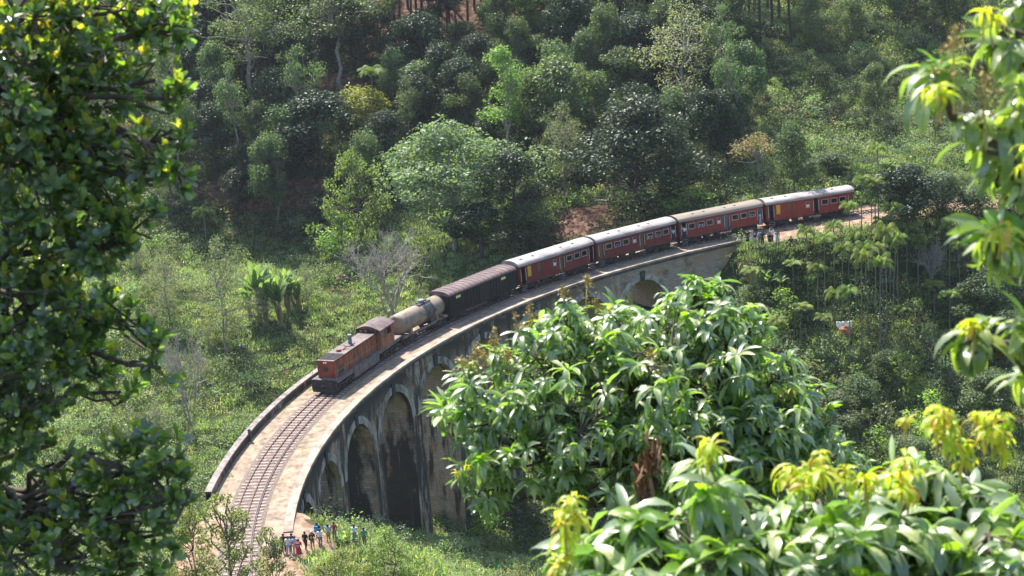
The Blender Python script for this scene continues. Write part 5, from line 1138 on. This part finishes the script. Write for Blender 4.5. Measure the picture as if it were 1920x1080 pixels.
MIDB = [(935, 740, 105, 12), (870, 760, 55, 11.9), (1010, 660, 85, 12.1), (1100, 640, 80, 12.2), (1190, 640, 80, 12.2), (1290, 610, 75, 12.2), (1335, 575, 48, 12.2), (1080, 740, 115, 11.8), (1210, 740, 115, 11.8), (1340, 690, 95, 12), (1410, 740, 80, 12.2), (1000, 830, 105, 11.8), (1130, 850, 110, 11.7), (1270, 830, 115, 11.8), (1400, 820, 100, 12), (1490, 790, 75, 12.2), (1540, 840, 62, 12.2), (1590, 875, 36, 12.2), (900, 850, 58, 11.7), (930, 915, 50, 11.7), (1050, 915, 60, 11.7), (1480, 870, 70, 12), (1200, 920, 60, 11.8), (1340, 900, 90, 12), (1340, 1010, 120, 12.3), (1500, 980, 120, 12.4), (1060, 590, 36, 12, 1, 1.6), (1335, 590, 62, 12.1, 1.3, 1.3), (1300, 560, 36, 12.1, 1.3, 1.3), (1380, 630, 66, 12.1), (1225, 615, 60, 12.1), (1445, 700, 56, 12.1), (1150, 615, 50, 12), (1505, 760, 50, 12.1), (1440, 770, 80, 11.9), (1570, 850, 40, 12)]
near_tree('mango_tree', 'large rounded mango tree crown in front of the viaduct with drooping glossy leaves', 'tree', (1420, 900), 12.6, MIDB, 42, 'mango', 102, panicles=[(925, 660, 12), (1000, 620, 12), (985, 640, 11.9), (905, 700, 11.9), (1060, 580, 12), (870, 700, 11.8), (1130, 600, 12.1), (950, 690, 11.9), (1020, 690, 11.8), (890, 690, 11.8), (1230, 690, 11.6), (1330, 720, 11.7), (1100, 560, 12.1)], dead=[(1222, 850, 11.0), (1200, 900, 11.1)], new_blobs=[(1420, 690, 26, 11.9, 3), (1475, 730, 16, 11.9, 2), (865, 870, 24, 11.4, 2)], trunk_r=.2)
NEARB = [(1080, 1030, 52, 6.9), (1190, 1020, 62, 6.8), (1290, 980, 46, 6.8), (1320, 900, 50, 6.7), (1290, 1060, 95, 6.7), (1420, 1000, 78, 6.8), (1540, 990, 70, 6.8), (1480, 1070, 80, 6.6), (1640, 960, 72, 6.9), (1740, 930, 85, 6.9), (1850, 950, 92, 6.9), (1700, 1040, 110, 6.7), (1880, 1060, 110, 6.6), (1600, 1060, 90, 6.6), (1160, 1080, 80, 6.6), (1390, 1100, 90, 6.5)]
near_tree('mango_tree', 'nearest mango tree along the bottom right, with large glossy leaves and yellow shoots', 'tree', (1560, 1500), 7.4, NEARB, 25, 'mango', 103, new_blobs=[(1520, 880, 44, 6.4, 10), (1610, 895, 34, 6.4, 6), (1765, 785, 36, 6.3, 8), (1850, 800, 44, 6.3, 8), (1800, 830, 30, 6.3, 4), (1070, 965, 36, 6.4, 7), (1690, 900, 26, 6.3, 4), (1320, 835, 26, 6.5, 3), (1700, 870, 20, 6.5, 2), (1050, 1040, 24, 6.4, 3), (1700, 790, 14, 6.4, 1)], trunk_r=.17, leafL=.25, leafW=.060)
RIGHTB = [(1760, 150, 30, 5.6, 1, 1.8), (1870, 60, 52, 5.9), (1900, 180, 60, 5.8), (1830, 250, 52, 5.7), (1890, 330, 50, 5.8), (1860, 440, 34, 5.6), (1905, 455, 32, 5.7), (1950, 250, 90, 6), (1950, 40, 90, 6), (1820, 640, 40, 5.8, 1, 1.0), (1900, 620, 36, 5.8), (1800, 335, 26, 5.6, 1, .8), (1890, 760, 44, 6.4, 1, .6), (1960, 700, 80, 6.2, 1.5, .7)]
near_tree('mango_tree', 'mango tree with pale yellow green leaves whose branches hang in at the right edge', 'tree', (2120, 500), 6.4, [(b_[0]+8, b_[1], b_[2]*.86)+tuple(b_[3:]) for b_ in RIGHTB if b_[1] not in (335, 760)], 18, 'mango', 104, new_blobs=[(1760, 160, 26, 5.4, 3), (1860, 20, 20, 5.7, 2), (1905, 290, 26, 5.5, 2), (1830, 600, 16, 5.6, 2), (1885, 410, 22, 5.4, 2)], trunk_r=.18, leafL=.20, leafW=.056, crownm=M_MANGOP, panicles=[(1790, 160, 5.4), (1850, 230, 5.5)])
# ------------------------------------------------------------------ people
def skin_mesh(name, verts, edges, rad, root=0, sub=1):
    me = bpy.data.meshes.new(name); me.from_pydata(verts, edges, []); o = bpy.data.objects.new(name, me); COL.objects.link(o)
    md = o.modifiers.new('skin', 'SKIN'); md.use_smooth_shade = True
    if not me.skin_vertices: me.skin_vertices.new() if hasattr(me.skin_vertices, 'new') else None
    for i, r in enumerate(rad):
        sv = me.skin_vertices[0].data[i]; sv.radius = (r, r) if not isinstance(r, tuple) else r; sv.use_root = (i == root)
    s_ = o.modifiers.new('sub', 'SUBSURF'); s_.levels = sub; s_.render_levels = sub
    dg = bpy.context.evaluated_depsgraph_get(); ev = o.evaluated_get(dg); out = bpy.data.meshes.new_from_object(ev); out.name = name
    bpy.data.objects.remove(o); bpy.data.meshes.remove(me); return out
def pose_joints(pose):
    J = dict(pel=(0, 0, .92), sp=(0, 0, 1.08), ch=(0, .01, 1.28), nk=(0, .01, 1.43), hd=(0, .02, 1.53), tp=(0, .01, 1.61), nose=(0, .125, 1.53))
    for s_, k in ((-1, 'l'), (1, 'r')):
        J.update({'sh'+k: (s_*.18, 0, 1.37), 'el'+k: (s_*.24, -.02, 1.12), 'wr'+k: (s_*.25, .06, .88), 'ha'+k: (s_*.25, .09, .78), 'hp'+k: (s_*.09, 0, .86), 'kn'+k: (s_*.10, .02, .48), 'an'+k: (s_*.11, -.02, .08), 'to'+k: (s_*.12, .14, .03)})
    if pose in ('photo', 'up'):
        for s_, k in ((-1, 'l'), (1, 'r')):
            J['el'+k] = (s_*.30, .12, 1.30) if pose == 'photo' else (s_*.32, .08, 1.52); J['wr'+k] = (s_*.14, .28, 1.48) if pose == 'photo' else (s_*.16, .14, 1.72); J['ha'+k] = (s_*.07, .31, 1.53) if pose == 'photo' else (s_*.09, .17, 1.79)
    if pose == 'walk':
        J['knl'] = (-.10, .16, .50); J['anl'] = (-.11, .20, .10); J['tol'] = (-.11, .34, .05); J['knr'] = (.1, -.06, .48); J['anr'] = (.11, -.26, .14); J['tor'] = (.12, -.14, .04); J['wrr'] = (.24, .18, .92); J['har'] = (.24, .24, .84)
    if pose == 'one':
        J['elr'] = (.32, .05, 1.45); J['wrr'] = (.25, .14, 1.66); J['har'] = (.22, .17, 1.74)
    if pose == 'lean':   # bent forward at the hips, arms out: someone looking out of a train window
        for k, v in list(J.items()):
            x, y, z = v
            if z > .95 or k[:2] in ('el', 'wr', 'ha'): a = .75; dz = z-.92; J[k] = (x, y+dz*math.sin(a), .92+dz*math.cos(a))
        for s_, k in ((-1, 'l'), (1, 'r')): J['el'+k] = (s_*.27, .40, 1.06); J['wr'+k] = (s_*.2, .58, 1.04); J['ha'+k] = (s_*.17, .66, 1.02)
    if pose == 'sit':
        for k, v in list(J.items()): J[k] = (v[0], v[1], v[2]-.72)
        for s_, k in ((-1, 'l'), (1, 'r')):
            J['kn'+k] = (s_*.16, .38, .42); J['an'+k] = (s_*.14, .36, .07); J['to'+k] = (s_*.15, .50, .03); J['wr'+k] = (s_*.18, .34, .45); J['ha'+k] = (s_*.17, .42, .46); J['el'+k] = (s_*.25, .12, .46)
    return J
_pp = {}
def person_meshes(pose):
    if pose in _pp: return _pp[pose]
    J = pose_joints(pose); R_ = dict(pel=.115, sp=.10, ch=.12, nk=.052, hd=.088, tp=.07, nose=.014)
    for k in 'lr': R_.update({'sh'+k: .062, 'el'+k: .042, 'wr'+k: .028, 'ha'+k: .03, 'hp'+k: .085, 'kn'+k: .058, 'an'+k: .036, 'to'+k: .03})
    def grow(names, edges, rs, name, root=0, sub=1): return skin_mesh(name, [J[n] for n in names], [(names.index(a), names.index(b)) for a, b in edges], rs, root, sub)
    nb = ['pel', 'sp', 'ch', 'nk', 'hd', 'tp', 'nose']+[a+k for k in 'lr' for a in ('sh', 'el', 'wr', 'ha', 'hp', 'kn', 'an', 'to')]
    eb = [('pel', 'sp'), ('sp', 'ch'), ('ch', 'nk'), ('nk', 'hd'), ('hd', 'tp'), ('hd', 'nose')]+[(a+k if a not in ('ch', 'pel') else a, b+k) for k in 'lr' for a, b in (('ch', 'sh'), ('sh', 'el'), ('el', 'wr'), ('wr', 'ha'), ('pel', 'hp'), ('hp', 'kn'), ('kn', 'an'), ('an', 'to'))]
    body = grow(nb, eb, [R_[n] for n in nb], 'body')
    # fingers: five short tapered fingers rooted in each palm
    ns = ['pel', 'sp', 'ch', 'shl', 'shr', 'ell', 'elr']; es = [('pel', 'sp'), ('sp', 'ch'), ('ch', 'shl'), ('ch', 'shr'), ('shl', 'ell'), ('shr', 'elr')]
    shirt = grow(ns, es, [.145, .135, .15, .085, .085, .062, .062], 'shirt')
    nt = ['pel', 'hpl', 'hpr', 'knl', 'knr', 'anl', 'anr']; et = [('pel', 'hpl'), ('pel', 'hpr'), ('hpl', 'knl'), ('hpr', 'knr'), ('knl', 'anl'), ('knr', 'anr')]
    trou = grow(nt, et, [.13, .105, .105, .078, .078, .058, .058], 'trousers')
    nt2 = nt[:5]; shorts = grow(nt2, et[:4], [.13, .11, .11, .088, .088], 'shorts')
    # hair cap and long hair
    hd = Vector(J['hd']); tp = Vector(J['tp']); ax = (tp-Vector(J['nk'])).normalized(); b = MB(); n = 12; rings = 6; vs = []
    back = Vector((0, -1, 0))
    for i in range(rings+1):
        ph = (math.pi*.62)*i/rings
        for k in range(n):
            t = 2*math.pi*k/n; loc = ax*math.cos(ph)+(Vector((1, 0, 0))*math.cos(t)+back*math.sin(t))*math.sin(ph)
            f = .112 if math.sin(t) > -.35 or ph < .9 else .085
            vs.append(hd+ax*.035+back*.012+loc*f)
    b.add(vs, [(i*n+k, i*n+(k+1) % n, (i+1)*n+(k+1) % n, (i+1)*n+k) for i in range(rings) for k in range(n)]+[tuple(range(n))])
    me = bpy.data.meshes.new('hair'); me.from_pydata(b.v, [], b.f); me.polygons.foreach_set('use_smooth', [True]*len(me.polygons))
    # skirt
    b = MB(); n = 14; vs = []
    pe = Vector(J['pel'])
    for z_, r_ in ((.98, .135), (.86, .18), (.6, .22), (.38, .25)):
        for k in range(n): t = 2*math.pi*k/n; vs.append(Vector((r_*math.cos(t), r_*.75*math.sin(t)+.01, z_)))
    b.add(vs, [(i*n+k, i*n+(k+1) % n, (i+1)*n+(k+1) % n, (i+1)*n+k) for i in range(3) for k in range(n)])
    sk = bpy.data.meshes.new('skirt'); sk.from_pydata(b.v, [], b.f)
    _pp[pose] = (body, shirt, trou, shorts, me, sk); return _pp[pose]
CM = {}
def cmat(c):
    if c not in CM: CM[c] = mat('cloth_%d' % len(CM), tuple(v*.8 for v in c), c, .85, 9)
    return CM[c]
SKINS = [mat('skin_light', (.50, .30, .22), (.55, .34, .25), .6, 9), mat('skin_brown', (.20, .10, .06), (.24, .13, .08), .6, 9)]
M_HAIR = mat('dark_hair', (.012, .009, .008), (.03, .02, .017), .5, 20); M_HAIRB = mat('fair_hair', (.25, .16, .08), (.4, .28, .15), .5, 20)
WHITE, NAVY, BLK, TEAL, PINK, LB, RED, GREY, ORG, PURP, KHA, GRN = (.72, .72, .74), (.03, .04, .10), (.015, .015, .018), (.03, .22, .36), (.60, .36, .36), (.35, .47, .62), (.42, .05, .08), (.22, .22, .24), (.50, .20, .08), (.35, .25, .5), (.4, .33, .22), (.1, .35, .25)
def person(loc, yaw, pose, top, bottom, bot='trousers', label='', h=1.0, skin=1, hair=None, M_=None, cap=None, group=None):
    bd, sh, tr, so, ha, sk = person_meshes(pose)
    t = empty('person', loc, yaw) if M_ is None else empty('person', mat=M_); t.scale = (h, h, h); tag(t, label, 'person', group)
    def add(n, me, m):
        o = bpy.data.objects.new(n, me); COL.objects.link(o); o.parent = t
        if not me.materials: me.materials.append(None)
        o.material_slots[0].link = 'OBJECT'; o.material_slots[0].material = m; return o
    add('body', bd, SKINS[skin]); add('shirt', sh, cmat(top)); add({'trousers': 'trousers', 'shorts': 'shorts', 'skirt': 'skirt'}[bot], {'trousers': tr, 'shorts': so, 'skirt': sk}[bot], cmat(bottom))
    add('hat' if cap else 'hair', ha, cmat(cap) if cap else (hair or M_HAIR)); return t
def feet(px, py): p = ground_px(px, py, 96); return p
def backpack(pt_, yaw, c1, c2, label):
    b = MB(); b.box(-.17, .17, -.34, -.15, 1.0, 1.42, .85); t = b.build('backpack', cmat(c1)); t.location = pt_; t.rotation_euler = (0, 0, yaw); tag(t, label, 'backpack')
    q = MB(); q.tube([(0, -.345, 1.2), (0, -.37, 1.2)], .12, 14); q.build('front_pocket', cmat(c2), t)
    for sx in (-.12, .12): q = MB(); q.tube([(sx, -.16, 1.4), (sx, .0, 1.47), (sx, .14, 1.35), (sx, .12, 1.15), (sx, -.15, 1.05)], .018, 5); q.build('strap', cmat(BLK), t)
PB = [(516, 1049, 'photo', TEAL, BLK, 'shorts', 'person in teal shirt and black shorts leaning beside a tripod at the bottom', 1, None),
 (534, 1042, 'stand', BLK, BLK, 'trousers', 'person all in black half hidden by the small feathery tree', 1, None),
 (542, 1043, 'stand', WHITE, LB, 'trousers', 'person with bobbed dark hair, white top and light blue jeans', 0, None),
 (549, 1038, 'stand', NAVY, NAVY, 'trousers', 'person in dark navy clothes behind the one in light blue jeans', 1, None),
 (555, 1046, 'stand', LB, PINK, 'trousers', 'person in pale blue top and pinkish trousers next to the red backpack', 0, None),
 (562, 1049, 'walk', RED, RED, 'skirt', 'person in red patterned skirt wearing a red backpack', 0, None),
 (574, 1034, 'walk', BLK, BLK, 'trousers', 'person in black stepping toward the viaduct arch', 1, None),
 (587, 1032, 'stand', BLK, GREY, 'shorts', 'person in a white cap and grey shorts with a yellow and black backpack', 1, WHITE),
 (597, 1019, 'stand', NAVY, LB, 'shorts', 'person in dark shirt carrying a bright blue backpack', 1, None),
 (602, 1029, 'one', WHITE, GREY, 'shorts', 'person in a white shirt holding one arm up', 1, None),
 (617, 1021, 'up', LB, ORG, 'shorts', 'person in pale shirt and orange shorts holding both hands over the head', 1, None),
 (628, 1016, 'stand', RED, GREY, 'trousers', 'person in dull red at the right end of the bottom crowd', 1, None),
 (666, 1022, 'photo', WHITE, PURP, 'trousers', 'person in a white shirt and purple below the tall pier, half hidden by bushes', 1, None),
 (684, 1024, 'stand', GRN, GREY, 'trousers', 'person in green at the far right below the tall pier', 1, None)]
for i, (px, py, po, c1, c2, bt, lab, sk, cap) in enumerate(PB):
    p = feet(px, py); yaw = random.uniform(-.5, .4); person(p, yaw, po, c1, c2, bt, lab, .95, sk, None, None, cap)
    if 'red backpack' in lab and 'wearing' in lab: backpack_args = None; q = MB()
    if lab.endswith('wearing a red backpack'): backpack_p = (p, yaw, (.45, .04, .08), (.5, .3, .3), 'red backpack on the back of the person in the red skirt')
    elif 'yellow and black' in lab: backpack_p = (p, yaw, BLK, (.75, .5, .03), 'black backpack with a round yellow pocket')
    elif 'bright blue backpack' in lab: backpack_p = (p, yaw, (.02, .2, .5), (.05, .35, .6), 'bright blue backpack in the bottom crowd')
    else: backpack_p = None
    if backpack_p:
        backpack(*backpack_p); bpy.context.view_layer.update(); o_ = [o for o in COL.objects if o.name.startswith('backpack')][-1]; o_.scale = (.95,)*3
PR = [(1361, 449, 'stand', (.10, .14, .45), BLK, 'trousers', 'person in a blue shirt close to the train at the end of the coping'), (1374, 463, 'stand', PINK, PINK, 'skirt', 'person in pink at the left end of the trackside crowd'), (1386, 466, 'one', WHITE, GREY, 'shorts', 'person in white and grey shorts, third from the left in the trackside crowd'), (1402, 462, 'stand', BLK, BLK, 'skirt', 'person in a long black dress beside the track'),
 (1410, 459, 'photo', PINK, WHITE, 'trousers', 'person in light trousers behind the dark standing people'), (1416, 466, 'stand', NAVY, KHA, 'shorts', 'person with bare legs in a navy top'), (1424, 460, 'stand', LB, GREY, 'trousers', 'person in light blue close to the coach gap'), (1430, 470, 'stand', BLK, BLK, 'trousers', 'dark dressed person nearest the slope in the trackside crowd'), (1443, 468, 'stand', BLK, BLK, 'shorts', 'person in black shorts in front of the one with raised arms'),
 (1448, 461, 'up', WHITE, NAVY, 'trousers', 'person in white raising both arms beside the track'), (1458, 465, 'stand', GREY, LB, 'skirt', 'person in a blue grey skirt at the right of the trackside crowd'), (1483, 471, 'stand', BLK, BLK, 'trousers', 'person in black standing apart on the bare earth'), (1520, 467, 'sit', RED, RED, 'trousers', 'person in red sitting on the bare earth under the palms')]
for px, py, po, c1, c2, bt, lab in PR:
    person(feet(px, py), random.uniform(-.8, .8), po, c1, c2, bt if po != 'sit' else 'trousers', lab, 1.15, random.choice((0, 0, 1)))
PH = [(515, 150, WHITE, 'person in white on the hill path, the left one of two'), (541, 153, WHITE, 'person in white on the hill path, the right one of two'), (1836, 84, RED, 'person in red and white high on the right hillside')]
for px, py, c, lab in PH: person(feet(px, py), random.uniform(0, 3), 'stand', c, GREY, 'trousers', lab, 1.0, 1)
def on_coach(ci, f, y, z, yaw, pose, c1, c2, bt, lab, sk=1):
    m_ = coaches[ci].matrix_world.copy() if False else fmat(63.5+13.65*ci+LEN/2+.25, 0, RT)
    person(None, 0, pose, c1, c2, bt, lab, 1.0, sk, None, m_@Matrix.Translation((-LEN/2+f*LEN, y, z))@Matrix.Rotation(yaw, 4, 'Z'))
on_coach(1, .958, -1.50, .98, math.pi, 'one', (.40, .55, .68), NAVY, 'trousers', 'person in pale blue shirt at the open rear door, ahead of the tan roof')
on_coach(2, .052, -1.60, .96, math.pi-.5, 'one', WHITE, NAVY, 'trousers', 'person in white shirt leaning out of the first tan roofed coach door')
on_coach(2, .958, -1.50, .80, math.pi+.3, 'stand', LB, LB, 'trousers', 'person in light blue on the rear steps below the tan roof')
for ci, f, c, lab in ((1, .663, WHITE, 'passenger in white leaning out of a middle window of the second coach'), (1, .256, PURP, 'passenger in purple at a front window of the second coach'), (1, .767, PINK, 'passenger in pink at a rear window of the second coach'), (2, .256, WHITE, 'passenger in white with arms out of a front window of the tan roofed coach'), (2, .867, LB, 'passenger in blue at the last window of the tan roofed coach')):
    on_coach(ci, f, -1.08, 1.12, math.pi, 'lean', c, BLK, 'trousers', lab)
# ------------------------------------------------------------------ small things
p = feet(528, 1052); t = empty('camera_tripod', p); tag(t, 'thin camera tripod standing beside the person in the teal shirt', 'tripod')
for a in (0, 2.1, 4.2): b = MB(); b.tube([(0, 0, 1.15), (.3*math.cos(a), .3*math.sin(a), -.02)], .02, 5); b.build('leg', M_BLACK, t)
b = MB(); b.box(-.08, .08, -.1, .06, 1.15, 1.28); b.build('camera_body', M_BLACK, t)
M_GREEN = mat('green_plastic_sheet', (.0, .28, .12), (.02, .42, .20), .4, 4)
def sheath(px, py, h, label):
    p = ground_px(px, py); t = empty('green_sheet_on_stake', p); tag(t, label, 'plastic sheet'); b = MB(); b.tube([(0, 0, -.3), (.03, 0, h+.1)], .025, 6); b.build('stake', B_MID, t)
    n = 12; vs = []; rn = random.Random(px)
    for i in range(6):
        for k in range(n):
            a = 2*math.pi*k/n; r = (.17+.05*math.sin(3*a+i*.8)+rn.uniform(-.02, .02))*(1 if i < 5 else .6); vs.append((r*math.cos(a)+.03*i, r*.7*math.sin(a), .15+h*i/5*.9))
    b = MB(); b.add(vs, [(i*n+k, i*n+(k+1) % n, (i+1)*n+(k+1) % n, (i+1)*n+k) for i in range(5) for k in range(n)]); b.build('sheet', M_GREEN, t, smooth=True)
sheath(787, 1046, 1.0, 'green plastic sheet wrapped round a stake, below the brown pier'); sheath(929, 1074, 1.0, 'green plastic sheet wrapped round a stake, right of the one below the pier')
def rock(name, px, py, r, m_, label, seed, cat='rock', sz=(1, .8, .7)):
    p = ground_px(px, py); rng = np.random.default_rng(seed); b = MB(); n, k = 9, 14; vs = []
    for i in range(n+1):
        th = math.pi*i/n
        for j in range(k):
            ph = 2*math.pi*j/k; d = np.array([math.sin(th)*math.cos(ph), math.sin(th)*math.sin(ph), math.cos(th)]); q = 1+.22*math.sin(d[0]*4+seed)+.18*math.cos(d[1]*5+seed*2)+.12*math.sin(d[2]*7+d[0]*6)
            vs.append(tuple(d*q*r*np.array(sz)))
    b.add(vs, [(i*k+j, i*k+(j+1) % k, (i+1)*k+(j+1) % k, (i+1)*k+j) for i in range(n) for j in range(k)]); o = b.build(name, m_); o.location = p+Vector((0, 0, r*.3)); tag(o, label, cat)
M_ROCK = mat('red_brown_boulder', (.08, .045, .035), (.20, .12, .09), .95, 1.5, bump=.5); M_PALER = mat('pale_stone', (.45, .42, .38), (.6, .57, .52), .9, 2)
rock('boulder', 640, 532, 1.0, M_ROCK, 'dark red brown boulder at the upper edge of the meadow, left of the leafless tree', 3)
rock('stone', 455, 655, .38, M_PALER, 'small white stone in the meadow grass left of the locomotive', 5)
rock('earth_mound', 1583, 628, 1.0, mat('orange_earth', (.25, .10, .06), (.42, .2, .12), .95, 1.5), 'orange brown earth mound under the white sheet among the palms', 8, 'mound', (1.3, .9, .9))
p = ground_px(1583, 628); b = MB(); nx_, nz_ = 10, 6; vs = []
for j in range(nz_):
    for i in range(nx_): vs.append((-.95+1.9*i/(nx_-1), -.25+.1*math.sin(i*1.7)+.08*j, 1.0+.7*j/(nz_-1)-.12*math.sin(math.pi*i/(nx_-1))*(1-j*.1)))
b.add(vs, [(j*nx_+i, j*nx_+i+1, (j+1)*nx_+i+1, (j+1)*nx_+i) for j in range(nz_-1) for i in range(nx_-1)]); o = b.build('white_sheet', mat('white_cloth_sheet', (.62, .62, .6), (.78, .77, .75), .8, 2), smooth=True); o.location = p; tag(o, 'white sheet hung over the orange mound between the palm trunks', 'sheet')
sd_ = o.modifiers.new('thickness', 'SOLIDIFY'); sd_.thickness = .02
def log(pa, pb, r, label, m_):
    a, c = ground_px(*pa), ground_px(*pb); a.z += .35; c.z += .5; rng = np.random.default_rng(int(pa[0])); s_, pts = limb(a, c, r, r*.6, 6, rng, .06)
    for k in (2, 4): s_ += limb(pts[k], pts[k]+rng.normal(size=3)*1.2+np.array([0, 0, .8]), r*.35, .03, 2, rng)[0]
    v, f = tubes_np(s_, 7); o = link('fallen_log', fast_mesh('fallen_log', v-np.array(a), f, smooth=True), m_); o.location = a; tag(o, label, 'log')
log((512, 22), (532, 4), .4, 'dark fallen log on red earth at the top left of the hillside', B_DARK); log((1600, 30), (1682, 20), .28, 'long pale brown fallen trunk lying across the upper right slope', B_MID); log((1490, 38), (1545, 34), .2, 'short pale fallen trunk left of the long one on the upper slope', B_PALE); log((1115, 382), (1190, 388), .18, 'pale fallen branch on the brown clearing behind the train', B_PALE)
# ------------------------------------------------------------------ air
b = MB(); b.box(-905, 905, -305, 1405, -40, 185); hz = b.build('haze', None); tag(hz, kind='stuff')
hm = bpy.data.materials.new('haze'); hm.use_nodes = True; N = hm.node_tree.nodes; N.remove(N['Principled BSDF']); pv = N.new('ShaderNodeVolumePrincipled'); pv.inputs['Color'].default_value = (.80, .88, .95, 1); pv.inputs['Density'].default_value = .00008; pv.inputs['Anisotropy'].default_value = .2
hm.node_tree.links.new(pv.outputs[0], N['Material Output'].inputs['Volume']); hz.data.materials.append(hm)
